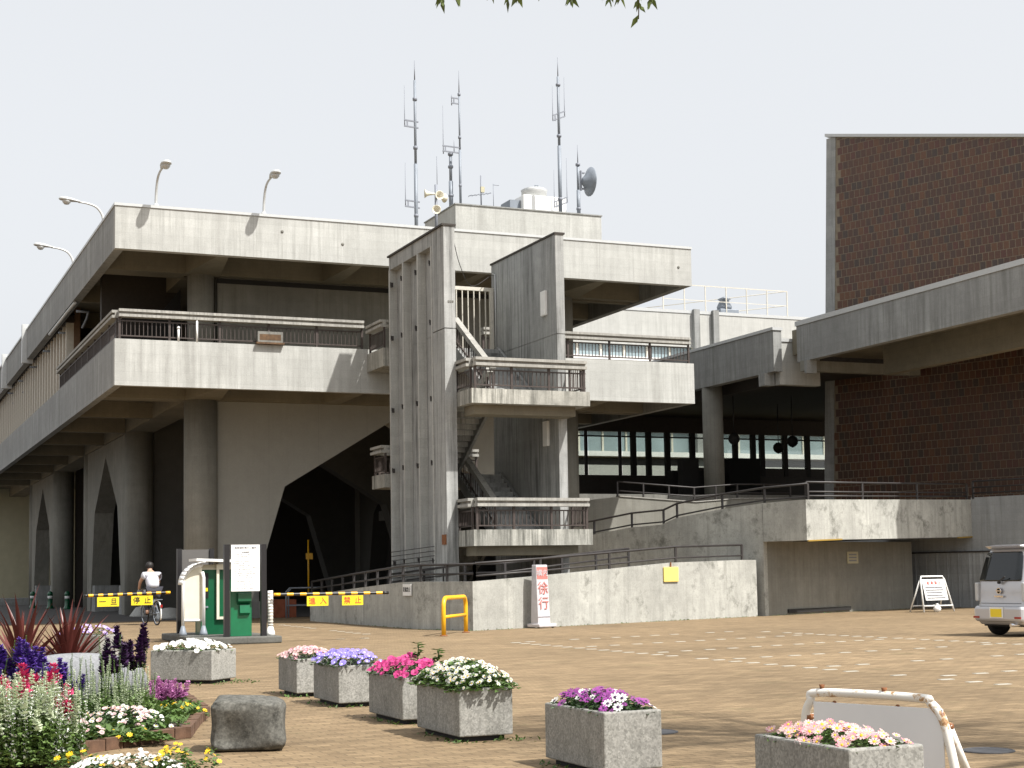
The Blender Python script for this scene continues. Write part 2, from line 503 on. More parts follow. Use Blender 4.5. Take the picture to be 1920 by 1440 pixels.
M['mortar'] = simple('mortar', (.20, .165, .12), .9, 0, .2, 6)
M['stone2'] = concrete('dirty_kerb_concrete', (.13, .128, .115), .5, .3, .15, 0, sscale=2)
M['pyel'] = simple('pale_yellow_plate', (.74, .56, .16), .5, 0, .08, 5)
M['dyel'] = simple('dull_yellow_strip', (.30, .19, .03), .6)
M['rusty'] = rustymat()
M['rustp'] = simple('rust_patch', (.10, .055, .025), .8, 0, .5, 9)
M['panelw'] = simple('pale_grey_panel', (.70, .71, .72), .45, 0, .05, 3)


# ================================================================ GROUND
pav = MB().add([(-600, -300, 0), (900, -300, 0), (900, 1200, 0), (-600, 1200, 0)], [(0, 1, 2, 3)]).build('pavement', M['paving'])
tag(pav, 'orange brown brick paving of the forecourt', kind='structure')
af_ = MB().add([(-30, 56.2, .004), (14.1, 56.2, .004), (27, 57.6, .004), (27, 117.9, .004), (-30, 117.9, .004)], [(0, 1, 2, 3, 4)]).build('asphalt_apron', M['asphalt'])
tag(af_, 'grey asphalt drive running beneath and beside the raised building', kind='structure')
# white pavers that mark the parking bays
wp = MB().box(-.105, .105, -.045, .045, 0, .006).mesh('white_paver', M['white_pav'])
def dashes(x0, y0, x1, y1, step, seed, skip=.06):
    r = random.Random(seed)
    L = math.hypot(x1 - x0, y1 - y0); n = int(L / step)
    for i in range(n + 1):
        if r.random() < skip: continue
        t = i * step / L
        inst('white_paver', wp, pav, (x0 + (x1 - x0) * t + r.uniform(-.02, .02), y0 + (y1 - y0) * t + r.uniform(-.02, .02), -.001 + r.uniform(0, .002)), (0, 0, r.uniform(-.03, .03)))
dashes(12.9, 14.6, 12.95, 30.3, .52, 1)
for i, y in enumerate((16.75, 19.35, 22.0, 24.6, 27.5, 30.4)):
    dashes(13.4, y, 19.5, y + (1.05 if i < 3 else 1.6) * 6.1 / 6.0 * (1.0), .60, 10 + i, .1)
dashes(19.75, 20, 19.75, 31.5, .45, 3)
dashes(9.5, 35.0, 12.4, 35.0, .55, 4, .3)
dashes(12.0, 37.5, 12.4, 48, .8, 5, .2)
# manhole covers
for (x, y, r_) in ((6.62, 12.4, .24), (8.15, 9.75, .2)):
    mh = MB().lathe([(r_, 0), (r_, .008), (r_ * .93, .012), (r_ * .9, .006), (0.001, .006)], 24, smooth=False).build('manhole_cover', M['gman'])
    mh.location = (x, y, 0)
    tag(mh, 'round grey manhole cover beside the purple flower planter' if r_ > .22 else 'round grey manhole cover at the right edge of the paving', 'manhole cover')

# ================================================================ CIVIC BUILDING
X0, X1, YF = 7.72, 28.85, 50.0
bld = empty('civic_building', (X0, YF, 0), 0, 'long two storey concrete building raised on arches and columns', 'building')
def B(mb, name, mat, **k): return mb.build(name, mat, bld, True, **k)
# roof parapets and their flashing
B(MB().box(X0, X1, YF, YF + .3, 12.07, 13.46), 'roof_parapet', M['conc'])
B(MB().box(X0, X0 + .3, YF + .303, 76.6, 12.07, 13.46), 'roof_parapet', M['conc2'])  # sides darker than the sunlit front: shade painted into the concrete
B(MB().box(X0 + .02, X0 + .3, 76.95, 87.0, 12.07, 13.46), 'roof_parapet', M['conc2'])
B(MB().box(X0 + .04, X0 + .3, 87.35, 125, 12.07, 13.46), 'roof_parapet', M['conc2'])
B(MB().box(X1 - .3, X1 - .003, YF + .303, 68, 12.07, 13.46), 'roof_parapet', M['conc2'])
for y in (76.6, 87.0):
    B(MB().box(X0 - .22, X0 + .3, y + .003, y + .347, 11.9, 13.75), 'downpipe_casing', M['flash'])
B(MB().box(X0 - .03, X1 + .03, YF - .03, YF + .33, 13.463, 13.55), 'parapet_flashing', M['flash'])
B(MB().box(X0 - .03, X0 + .33, YF + .333, 125, 13.463, 13.55), 'parapet_flashing', M['flash'])
B(MB().box(X1 - .33, X1 + .03, YF + .333, 68, 13.463, 13.55), 'parapet_flashing', M['flash'])
# roof slab (recessed between the beams)
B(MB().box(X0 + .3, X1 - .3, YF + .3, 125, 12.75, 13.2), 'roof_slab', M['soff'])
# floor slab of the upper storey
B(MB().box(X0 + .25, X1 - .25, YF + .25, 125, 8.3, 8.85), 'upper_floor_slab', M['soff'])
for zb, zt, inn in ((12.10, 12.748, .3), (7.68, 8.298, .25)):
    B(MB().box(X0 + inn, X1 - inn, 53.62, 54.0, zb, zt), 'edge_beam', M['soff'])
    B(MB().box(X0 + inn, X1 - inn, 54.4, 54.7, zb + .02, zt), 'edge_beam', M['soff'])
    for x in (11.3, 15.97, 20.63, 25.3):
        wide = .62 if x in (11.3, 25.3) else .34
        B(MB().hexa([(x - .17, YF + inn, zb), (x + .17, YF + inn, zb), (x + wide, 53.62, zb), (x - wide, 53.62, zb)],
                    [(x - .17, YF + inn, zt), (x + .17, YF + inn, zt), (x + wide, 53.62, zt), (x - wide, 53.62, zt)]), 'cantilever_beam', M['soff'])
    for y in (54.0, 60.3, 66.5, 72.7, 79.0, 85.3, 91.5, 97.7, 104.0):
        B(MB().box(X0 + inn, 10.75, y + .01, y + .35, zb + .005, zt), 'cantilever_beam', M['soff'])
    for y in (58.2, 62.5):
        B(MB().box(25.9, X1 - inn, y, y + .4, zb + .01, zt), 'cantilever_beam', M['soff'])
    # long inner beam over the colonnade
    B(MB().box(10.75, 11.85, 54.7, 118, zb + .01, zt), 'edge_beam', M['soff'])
# upper balcony wall
B(MB().box(X0, X1, YF, YF + .25, 7.65, 9.15), 'balcony_wall', M['conc'])
B(MB().box(X0, X0 + .25, YF + .253, 125, 7.65, 9.15), 'balcony_wall', M['conc2'])  # side wall again in the darker concrete that holds its shade
B(MB().box(X1 - .25, X1 - .003, YF + .253, 68, 7.65, 9.15), 'balcony_wall', M['conc2'])
# storeys behind the balcony
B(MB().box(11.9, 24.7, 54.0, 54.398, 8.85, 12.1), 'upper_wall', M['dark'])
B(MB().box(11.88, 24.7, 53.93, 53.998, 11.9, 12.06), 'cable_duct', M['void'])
B(MB().box(8.4, 11.2, 57.5, 57.8, 8.85, 12.75), 'recess_wall', M['dwall'])  # recess and its stair coloured near black in place of deep shade
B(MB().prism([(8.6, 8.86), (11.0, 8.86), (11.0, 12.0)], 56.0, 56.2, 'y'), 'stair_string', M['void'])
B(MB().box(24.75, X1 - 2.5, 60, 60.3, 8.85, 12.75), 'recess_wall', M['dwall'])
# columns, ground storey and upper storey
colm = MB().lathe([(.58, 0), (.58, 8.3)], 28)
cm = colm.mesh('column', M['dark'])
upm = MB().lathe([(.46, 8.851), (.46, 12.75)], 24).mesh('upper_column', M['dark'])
for x, ys in ((11.3, (54.0, 66.5, 79.0, 91.5, 104.0)), (25.3, (54.0, 66.5, 79.0))):
    for y in ys:
        inst('column', cm, bld, (x - X0, y - YF, 0))
        if y < 60: inst('upper_column', upm, bld, (x - X0, y - YF, 0))
# polygonal arch walls
def arch_poly(c, half, leg):
    """leg = distance of column face to centre; left half leg: base, knee, peak"""
    return [(c - half, 0), (c - half + leg[0], 0), (c - half + leg[1], 4.7), (c, 7.12), (c + half - leg[1], 4.7), (c + half - leg[0], 0), (c + half, 0), (c + half, 8.28), (c - half, 8.28)]
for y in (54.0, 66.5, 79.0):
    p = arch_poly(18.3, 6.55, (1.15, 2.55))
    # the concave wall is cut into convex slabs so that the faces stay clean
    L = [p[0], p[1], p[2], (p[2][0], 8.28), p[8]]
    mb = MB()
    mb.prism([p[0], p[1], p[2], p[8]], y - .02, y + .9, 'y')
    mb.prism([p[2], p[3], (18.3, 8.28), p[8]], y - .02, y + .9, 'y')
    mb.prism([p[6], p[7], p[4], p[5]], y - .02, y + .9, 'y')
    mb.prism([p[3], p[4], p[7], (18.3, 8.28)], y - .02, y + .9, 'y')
    B(mb, 'arch_wall', M['arch'] if y < 60 else M['inner'])  # rear arches get the concrete with shade in its colour
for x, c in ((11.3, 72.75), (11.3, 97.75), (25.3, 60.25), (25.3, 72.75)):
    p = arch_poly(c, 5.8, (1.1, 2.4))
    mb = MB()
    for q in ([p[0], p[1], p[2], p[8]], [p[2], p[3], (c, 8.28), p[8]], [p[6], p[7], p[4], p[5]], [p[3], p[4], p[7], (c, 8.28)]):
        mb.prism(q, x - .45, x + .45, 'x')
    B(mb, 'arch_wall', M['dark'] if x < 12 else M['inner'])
# inner walls that close the undercroft
B(MB().box(12, 27, 91.5, 91.9, 0, 8.28), 'undercroft_wall', M['dwall'])  # near black colour stands in for the dark of the undercroft
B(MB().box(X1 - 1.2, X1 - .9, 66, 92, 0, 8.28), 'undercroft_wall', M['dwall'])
# plinth blocks at the arch feet
for y in (68.6, 76.9, 93.6, 101.9):
    B(MB().box(10.9, 12.0, y - .6, y + .6, 0, 1.25), 'plinth_block', M['conc2'])
B(MB().box(12.9, 14.1, 56.6, 56.9, 0, .6), 'low_wall', M['wall'])
B(MB().box(14.35, 15.3, 56.2, 57.2, 0, .66), 'brick_pier', M['brickred'])
B(MB().box(13.5, 13.9, 56.2, 56.55, 0, 1.5), 'low_wall', M['conc2'])
# end block far down the left side
B(MB().box(8.4, 26, 118, 118.4, 0, 8.28), 'end_wall', M['cream'])
for z in (2.2, 5.2):
    B(MB().box(9.2, 10.0, 117.93, 117.998, z, z + 1.9), 'window', M['dglass'])
B(MB().box(2, 13, 106, 112, 0, .2).box(2, 13, 107, 112, .2, .42), 'entrance_steps', M['conc2'])
# striped upper storey, left side
B(MB().box(8.45, 8.7, 65.4, 125, 8.85, 12.75), 'upper_wall', M['brownp'])
finm = MB().box(-.3, 0, -.10, .10, 8.86, 12.1).mesh('fin', M['finw'])
for i in range(46):
    inst('fin', finm, bld, (8.448 - X0, 65.55 + i * 1.05 - YF, 0))
B(MB().box(8.1, 8.44, 65.3, 125, 12.1, 12.4), 'fin_head', M['dwall'])
for y in (60.5, 66, 71.5, 77, 82.5, 88):
    B(MB().tube([(7.9, y, 11.75), (8.35, y, 11.75), (8.35, y + .5, 11.55), (8.2, y + .6, 11.2)], .05, 6), 'bracket_pipe', M['galv'])
B(MB().tube([(7.78, 60, 11.98), (7.78, 68, 11.98)], .06, 8), 'conduit', M['flash'])
# small discs and marks on the front parapet
for x, z in ((13.2, 13.0), (15.3, 12.72), (28.3, 12.75)):
    B(MB().lathe([(.05, 0), (.05, -.02), (.02, -.03)], 10, (x, YF - .001, z), 'y'), 'anchor_plate', M['kerb'])

# ---- railings
def railing(root, p, q, zb, ztop, beam=True, step=.135, post=1.6, name='railing', bh_=.25, mat=None):
    """one straight railing: part > beam, posts, balusters"""
    p = Vector((p[0], p[1], 0)); q = Vector((q[0], q[1], 0))
    d = (q - p); L = d.length; d.normalize()
    e = bpy.data.objects.new(name, None); e.empty_display_size = .1
    COL.objects.link(e); e.parent = root
    base = Vector((root.location.x, root.location.y, 0))
    e.location = Vector((p.x, p.y, 0)) - base - Vector((0, 0, root.location.z))
    ang = math.atan2(d.y, d.x)
    e.rotation_euler = (0, 0, ang)
    mat = mat or M['railm']
    zr = ztop - (bh_ - .002 if beam else 0)
    if beam:
        n = max(1, round(L / 6.2))
        for i in range(n):
            a, b = L * i / n + .012, L * (i + 1) / n - .012
            mb = MB()
            # three stacked bars give the groove
            mb.box(a, b, -.16, .16, ztop - .34 * bh_, ztop); mb.box(a, b, -.06, .06, ztop - .66 * bh_, ztop - .34 * bh_); mb.box(a, b, -.16, .16, ztop - bh_, ztop - .66 * bh_)
            mb.build('rail_beam', M['railc'], e)
    n = max(1, round(L / post))
    pm = MB().box(-.035, .035, -.03, .03, zb, zr + (.0 if beam else .0)).mesh('rail_post', mat)
    for i in range(n + 1):
        inst('rail_post', pm, e, (min(max(L * i / n, .05), L - .05), 0, 0))
    mb = MB().box(0.0, L, -.02, .02, zb + .10, zb + .14).box(0.0, L, -.025, .025, zr - .14, zr - .10)
    mb.build('rail_bar', mat, e)
    mb = MB(); k = int(L / step)
    for i in range(1, k):
        x = i * step
        mb.box(x - .011, x + .011, -.011, .011, zb + .14, zr - .14)
    if k > 1: mb.build('balusters', mat, e, kind='stuff')
    return e
railing(bld, (X0 + .12, YF + .13), (16.04, YF + .13), 9.15, 10.12)
railing(bld, (20.4, YF + .13), (X1 - .1, YF + .13), 9.15, 10.12)
railing(bld, (X0 + .12, 64.8), (X0 + .12, YF + .32), 9.15, 10.12)
# things lying on the balcony edge: one rusty box and white posts
bx = MB().box(-.42, .42, -.06, .06, .06, .42).box(-.47, .47, -.1, .1, 0, .06, 1).box(-.36, .36, -.064, -.06, .13, .33, 2).build('rusty_sign_box', [M['kerb'], M['rustp'], M['rustp']])
bx.location = (12.75, YF - .02 + .12 - .16, 9.16)
tag(bx, 'rusty pale sign box standing on the balcony edge', 'sign box')
for i, (x, h) in enumerate(((9.75, .4), (10.35, .72))):
    o = MB().tube([(0, 0, 0), (0, 0, h)], .035, 8).lathe([(.05, h), (.05, h + .06), (.0, h + .09)], 8).build('white_post', M['white'])
    o.location = (x, YF + .02, 9.15)
    tag(o, ('short' if h < .5 else 'taller') + ' white post fixed to the balcony edge near the corner', 'post', 'white posts on the balcony edge')

# ---- penthouse on the roof
ph = empty('roof_penthouse', (22.3, 57, 13.2), 0, 'pale grey concrete box on the roof carrying antennas', 'penthouse')
MB().box(22.3, 28.85, 57.4, 61.0, 13.21, 16.35).build('penthouse_wall', M['conc'], ph, True)
MB().box(22.26, 28.89, 57.36, 61.04, 16.352, 16.40).build('penthouse_cap', M['conc2'], ph, True)

# ================================================================ STAIR TOWER
tw = empty('stair_tower', (16.3, 43, 0), 0, 'open concrete stair tower of two tall slab walls with landings', 'stair tower')
def T(mb, name, mat, **k): return mb.build(name, mat, tw, True, **k)
TZ = 11.93
T(MB().box(16.55, 16.66, 43.0, 48.1, 0, 8.80).box(16.55, 16.66, 43.0, 48.1, 8.83, TZ).box(16.56, 16.645, 43.02, 48.08, 8.79, 8.84), 'slab_wall', M['tower'])
T(MB().box(16.30, 16.548, 43.0, 44.0, 0, 8.80).box(16.30, 16.548, 43.0, 44.0, 8.83, TZ), 'wall_panel', M['tower'])
T(MB().box(16.30, 16.548, 44.003, 48.1, TZ - .42, TZ), 'head_beam', M['tower'])
ribm = MB().box(16.28 - 16.3, .248, -.05, .05, 0, TZ - .423).mesh('rib', M['conc'])
for y in (44.06, 45.30, 46.70, 48.04):
    inst('rib', ribm, tw, (0, y - 43, 0))
for y in (44.35, 45.6, 46.95):
    T(MB().tube([(16.44, y, .4), (16.44, y, TZ - .5)], .06, 8), 'downpipe', M['dark'])
clm = MB().box(-.05, .09, -.12, .12, -.16, .16).box(-.09, -.05, -.05, .05, -.05, .2).mesh('pipe_clamp', M['railg'])
for z in (1.9, 4.9, 6.8, 9.2, 11.0):
    for y in (44.2, 45.5, 46.85, 47.85):
        inst('pipe_clamp', clm, tw, (-.0, y - 43, z + rnd.uniform(-.05, .05)), (0, 0, rnd.uniform(-.1, .1)), .45)
for i in range(9):
    z = 1.15 + i * .14
    T(MB().tube([(16.22, 43.9, z + .05), (16.22, 47.9, z - .05)], .012, 5), 'ladder_wire', M['railg'])
T(MB().box(16.24, 16.7, 42.97, 48.13, TZ + .003, TZ + .06), 'wall_cap', M['dwall'])
T(MB().box(20.0, 20.28, 43.0, 48.2, 0, 8.80).box(20.0, 20.28, 43.0, 48.2, 8.83, TZ).box(20.015, 20.265, 43.02, 48.18, 8.79, 8.84), 'slab_wall', M['tower'])
T(MB().box(19.96, 20.32, 42.97, 48.23, TZ + .003, TZ + .06), 'wall_cap', M['dwall'])
T(MB().box(16.26, 16.298, 43.05, 43.35, 2.35, 2.65), 'junction_box', M['rust'])
# landings
for zt, z0 in ((6.88, 6.45), (2.75, 2.28)):
    T(MB().box(16.67, 20.5, 41.8, 43.0, z0, zt).box(16.67, 19.998, 43.003, 44.3, z0, zt - .06), 'landing', M['deck'])
    T(MB().box(16.9, 20.2, 42.2, 43.0, z0 - .28, z0 - .003), 'landing_beam', M['soff'])
for zt, z0 in ((8.96, 8.35), (4.79, 4.35)):
    T(MB().box(16.12, 20.3, 48.25, 49.55 if zt < 5 else 49.98, z0, zt).box(16.67, 19.99, 47.5, 48.248, z0, zt - .05), 'landing', M['deck'])
# flights: right half rises to the back, left half rises to the front
def flight(x0, x1, ya, za, yb, zb, n=13):
    mb = MB()
    dy, dz = (yb - ya) / n, (zb - za) / n
    for i in range(n):
        y0_, y1_ = ya + dy * i, ya + dy * (i + 1)
        a, b = min(y0_, y1_), max(y0_, y1_)
        zt = za + dz * (i + 1)
        mb.box(x0, x1, a, b, zt - .05 - .12, zt)
    T(mb, 'steps', M['tower'])
    s = MB()
    for x in (x0 - .10, x1 + .003):
        s.prism([(ya, za - .30), (yb, zb - .30), (yb, zb + .12), (ya, za + .12)], x, x + .097, 'x')
    T(s, 'stringer', M['conc2'])
flight(18.45, 19.85, 44.3, 2.70, 47.5, 4.74)
flight(16.8, 18.2, 47.5, 4.74, 44.3, 6.82)
flight(18.45, 19.85, 44.3, 6.82, 47.5, 8.91)
flight(16.8, 18.2, 47.6, .65, 44.3, 2.70)
def stair_rail(x, ya, za, yb, zb):
    e = MB()
    e.bar((x, ya, za + .98), (x, yb, zb + .98), .2, .16)
    T(e, 'stair_handrail', M['railc'])
    g = MB()
    g.bar((x, ya, za + .3), (x, yb, zb + .3), .04, .04)
    k = 16
    for i in range(k + 1):
        t = i / k
        y = ya + (yb - ya) * t; z = za + (zb - za) * t
        w_ = .028 if i % 5 == 0 else .011
        g.box(x - w_, x + w_, y - w_, y + w_, z + .1, z + .92)
    T(g, 'stair_balusters', M['railm'], kind='stuff')
stair_rail(18.38, 44.3, 2.70, 47.5, 4.74)
stair_rail(18.38, 44.3, 6.82, 47.5, 8.91)
stair_rail(18.27, 47.5, 4.74, 44.3, 6.82)
# landing rails
for zt in (6.88, 2.75):
    railing(tw, (16.78, 41.93), (20.42, 41.93), zt, zt + .93, post=1.2)
    railing(tw, (16.78, 43.3), (16.78, 42.1), zt, zt + .93, post=1.2)
    railing(tw, (20.38, 42.1), (20.38, 43.0), zt, zt + .93, beam=False, post=1.0)
for zt in (8.96, 4.79):
    railing(tw, (16.2, 49.9 if zt > 5 else 49.5), (16.2, 48.3), zt, zt + .95, post=1.5)
railing(tw, (16.3, 49.45), (19.9, 49.45), 4.79, 5.74, post=1.2)
# barred gate at the head of the stair
gt = MB().box(16.7, 20.0, 48.0, 48.06, 11.0, 11.12)
for i in range(15): gt.box(16.95 + i * .21, 16.98 + i * .21, 48.01, 48.05, 8.97, 11.0)
gt.box(16.7, 16.85, 47.98, 48.08, 8.97, 11.0).box(19.85, 19.98, 47.98, 48.08, 8.97, 11.0)
T(gt, 'barred_gate', M['finw'])
lv = MB()
for i in range(17): lv.hexa([(16.9, 48.5, 9.1 + i * .115), (18.6, 48.5, 9.1 + i * .115), (18.6, 48.62, 9.16 + i * .115), (16.9, 48.62, 9.16 + i * .115)], [(16.9, 48.5, 9.12 + i * .115), (18.6, 48.5, 9.12 + i * .115), (18.6, 48.62, 9.18 + i * .115), (16.9, 48.62, 9.18 + i * .115)])
T(lv, 'louvre_slats', M['offw'])
for z in (9.5, 5.4):
    T(MB().box(19.9, 19.998, 43.65, 44.0, z, z + .78), 'wall_lamp', M['white'], bevel=.02)
# sagging cable between the two walls
T(MB().tube(smooth_tube_pts([(16.6, 43.1, TZ - .1), (17.6, 45.0, 11.2), (18.8, 47, 10.95), (20.0, 48.1, 11.6)], 6), .012, 5), 'cable', M['railg'])
T(MB().tube([(19.97, 48.0, 11.6), (19.97, 47.8, 11.55), (19.97, 47.8, 8.9)], .025, 6), 'conduit', M['flash'])
# little letters on the front edge of the wall
T(MB().box(16.42, 16.47, 42.985, 42.999, 9.60, 9.66).box(16.49, 16.53, 42.985, 42.999, 9.60, 9.66).box(16.55, 16.6, 42.985, 42.999, 9.61, 9.66), 'painted_mark', M['kerb'])

# ================================================================ RAMP
U = Vector((.928, .371, 0)); V = Vector((-.371, .928, 0))
rp = empty('pedestrian_ramp', (14.9, 37.5, 0), 0, 'stained concrete switchback ramp with low walls and pipe rails', 'ramp')
def RP(mb, name, mat, **k): return mb.build(name, mat, rp, True, **k)
# outer parapet wall: left wall, short angled face, long front wall
path = [(14.22, 50.5, 0, .86), (14.22, 45.8, 0, 1.08), (14.22, 41.2, 0, 1.27), (14.22, 39.75, 0, 1.28), (14.9, 37.5, 0, 1.27), (17.19, 38.42, 0, 1.38), (19.81, 39.47, 0, 1.54), (22.58, 40.58, 0, 1.71), (25.62, 41.8, 0, 1.77), (26.35, 42.09, 0, 1.77)]
segs = [path[0:4], path[3:5], path[4:10]]
RP(MB().wallpath(path, .22), 'outer_wall', M['ramp'])
# ramp floor inside
fl = MB()
inn = [(16.2, 50.5, .5), (16.2, 45.8, .72), (16.2, 41.6, .9), (16.9, 40.4, .93), (19.2, 41.3, 1.1), (22.0, 42.5, 1.3), (24.9, 43.6, 1.38), (25.6, 43.9, 1.4)]
out = [(14.45, 50.5, .5), (14.45, 45.8, .72), (14.45, 39.9, .9), (15.05, 37.8, .93), (19.7, 39.7, 1.1), (22.5, 40.8, 1.3), (25.5, 42.0, 1.38), (26.2, 42.3, 1.4)]
for i in range(len(inn) - 1):
    fl.add([out[i], out[i + 1], inn[i + 1], inn[i]], [(0, 1, 2, 3)])
RP(fl, 'ramp_floor', M['conc2'])
# inner wall of the first flight
RP(MB().wallpath([(16.15, 48.5, 0, .95), (16.15, 41.5, 0, 1.2), (16.9, 40.2, 0, 1.2), (19.2, 41.1, 0, 1.35), (22.0, 42.3, 0, 1.5), (24.9, 43.4, 0, 1.6)], .18), 'inner_wall', M['ramp'])
# second flight: tall wall facing left
pth = [(27.26, 40.58, 2.34, 3.6), (26.66, 42.12, 2.34, 3.56), (26.02, 43.65, 0, 3.43), (25.32, 45.41, 0, 3.21), (25.1, 45.95, 0, 3.02), (24.58, 47.26, 0, 2.97), (23.93, 48.87, 0, 2.77), (23.0, 51.2, 0, 2.55)]
pth2 = [(26.655, 42.125, 0, 3.56)] + pth[2:]
RP(MB().wallpath(pth2[::-1], .25), 'flight_wall', M['ramp'])
# projecting upper landing with its sunlit band and the block beneath
c0 = Vector((27.26, 40.58, 0)); L = 10.25
c1 = c0 + U * L
def q4(a, b, c, d, z): return [(p.x, p.y, z) for p in (a, b, c, d)]
W0, W1 = V * .25, V * 1.64
mb = MB()
mb.hexa([(c0.x, c0.y, 2.34), (c1.x, c1.y, 2.50), ((c1 + W0).x, (c1 + W0).y, 2.50), ((c0 + W0).x, (c0 + W0).y, 2.34)],
        [(c0.x, c0.y, 3.60), (c1.x, c1.y, 3.83), ((c1 + W0).x, (c1 + W0).y, 3.83), ((c0 + W0).x, (c0 + W0).y, 3.60)])
RP(mb, 'landing_wall', M['ramp'])
a, b = c0 + W0 * 1.01, c0 + W1
e = U * .25
mb = MB().hexa([(a.x, a.y, 2.34), ((a + e).x, (a + e).y, 2.34), ((b + e).x, (b + e).y, 2.34), (b.x, b.y, 2.34)],
               [(a.x, a.y, 3.60), ((a + e).x, (a + e).y, 3.60), ((b + e).x, (b + e).y, 3.56), (b.x, b.y, 3.56)])
RP(mb, 'landing_wall', M['ramp'])
a = c0 + W0 + U * .25; b = c1 + W0; d = V * 3.2
RP(MB().hexa([(a.x, a.y, 2.36), (b.x, b.y, 2.52), ((b + d).x, (b + d).y, 2.52), ((a + d).x, (a + d).y, 2.36)],
             [(a.x, a.y, 2.72), (b.x, b.y, 2.9), ((b + d).x, (b + d).y, 2.9), ((a + d).x, (a + d).y, 2.72)]), 'landing_slab', M['soff'])
k0 = Vector((26.66, 42.13, 0)); k1 = k0 + U * 8.9; kd = V * 4
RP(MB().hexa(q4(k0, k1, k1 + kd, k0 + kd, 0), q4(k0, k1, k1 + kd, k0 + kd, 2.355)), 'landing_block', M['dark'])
for t0, t1 in ((-.35, 1.9), (9.2, 10.2)):
    p_ = c0 + U * t0 if t0 > 0 else c0 + U * .02
    q_ = c0 + U * t1
    RP(MB().bar((p_.x - V.x * .02, p_.y - V.y * .02, 2.33 + .015 * t0), (q_.x - V.x * .02, q_.y - V.y * .02, 2.35 + .015 * t1), .05, .045), 'yellow_edge_strip', M['dyel'])
g0 = k0 + U * 1.2 - V * .03
RP(MB().bar((g0.x, g0.y, .12), ((g0 + U * 3.6).x, (g0 + U * 3.6).y, .12), .06, .12), 'drain_slot', M['void'])
# rear wall seen above the second flight
rw = [(24.6, 54.0, 0, 4.1), (26.25, 54.0, 0, 4.25), (27.64, 54.0, 0, 4.40), (31.07, 54.0, 0, 4.19), (33.07, 54.0, 0, 4.34), (35.6, 54.0, 0, 4.35)]
RP(MB().wallpath(rw, .2), 'rear_wall', M['dark'])  # darker concrete carries the shade beneath the building
RP(MB().wallpath([(p[0], p[1] - .04, p[3] + .003, p[3] + .04) for p in rw[2:]], .28), 'wall_coping', M['railc'])
# pipe rails
def piperail(pts, hs=(.5, .22), post=1.5, r=.036, mat=None, name='pipe_rail', posts=True):
    """pts: (x, y, z of wall top)"""
    e = bpy.data.objects.new(name, None); e.empty_display_size = .1
    COL.objects.link(e); e.parent = rp
    mb = MB()
    for h in hs: mb.tube([(p[0] - rp.location.x, p[1] - rp.location.y, p[2] + h) for p in pts], r if h == max(hs) else r * .8, 6)
    mb.build('rail_pipe', mat or M['railg'], e)
    for i in range(len(pts) - 1):
        a = Vector(pts[i]); b = Vector(pts[i + 1]); n = max(1, round((b - a).length / post))
        for k in range(n + (1 if i == len(pts) - 2 else 0)):
            p = a.lerp(b, k / n) - Vector((rp.location.x, rp.location.y, 0))
            MB().box(p.x - .03, p.x + .03, p.y - .03, p.y + .03, p.z, p.z + max(hs)).build('rail_post', mat or M['railg'], e)
    return e
def zt(pts, inn=.11):
    return [(p[0] + .1, p[1] + .1, p[3]) for p in pts]
piperail(zt(path[:5]), (.45, .2), 1.3)
piperail(zt(path[4:9]), (.47, .14), 2.4)
piperail([(16.3, 48.5, .95), (16.3, 41.6, 1.2), (17.0, 40.3, 1.2), (19.2, 41.25, 1.4), (22.0, 42.4, 1.62)], (.55, .3), 1.6)
piperail([(p[0] + .15, p[1] + .1, p[3]) for p in pth[::-1]], (.5, .1), 1.55)
piperail([tuple((c0 + U * t + V * .12)[:2]) + (3.6 + .0224 * t,) for t in (.2, 3.4, 6.8, 10.2)], (.55, .25, .12), 3.3)
piperail([(p[0], p[1] + .1, p[3] + .04) for p in rw[2:]], (.55, .2), 1.2)
piperail([tuple((c1 + V * -.1 - V * t)[:2]) + (3.85,) for t in (0, 3, 8)], (.62, .4, .2), 2.0)
# retaining wall at the right
c2 = c1 - V * 12
RP(MB().hexa(q4(c2, c2 + U * .4, c1 + U * .4, c1, 0), q4(c2, c2 + U * .4, c1 + U * .4, c1, 3.9)), 'retaining_wall', M['grey'])
c3 = c1 + V * .003; c4 = c1 + V * 7
RP(MB().hexa(q4(c3, c3 + U * .4, c4 + U * .4, c4, 0), q4(c3, c3 + U * .4, c4 + U * .4, c4, 2.49)), 'retaining_wall', M['grey'])
RP(MB().hexa(q4(k1 + V * .3, c3 + V * 4.0, c3 + V * 4.3, k1 + V * .6, 0), q4(k1 + V * .3, c3 + V * 4.0, c3 + V * 4.3, k1 + V * .6, 2.35)), 'retaining_wall', M['grey'])
# steel shutters under the far end of the landing
s0 = k1 + U * .25 + V * .3
pm = MB().box(0, .42, -.02, .02, 0, 1.95).box(.28, .32, -.04, -.02, .02, 1.93).mesh('shutter_panel', M['grey'])
sh = empty('steel_shutter', tuple(c1 + V * 2.6 - U * .05), math.atan2(-V.y, -V.x), 'grey ribbed steel panels on the wall beneath the right end of the ramp landing', 'shutter')
for i in range(10): inst('shutter_panel', pm, sh, (.03 + i * .43, 0, 0))
MB().box(0, 4.35, -.06, .04, 1.953, 2.0).build('shutter_head', M['railg'], sh)

# ================================================================ BRICK HALL
bh = empty('brick_hall', (39.2, 56.95, 4.67), math.atan2(-V.y, -V.x), 'tall windowless hall clad in dark brown portrait tiles', 'hall')
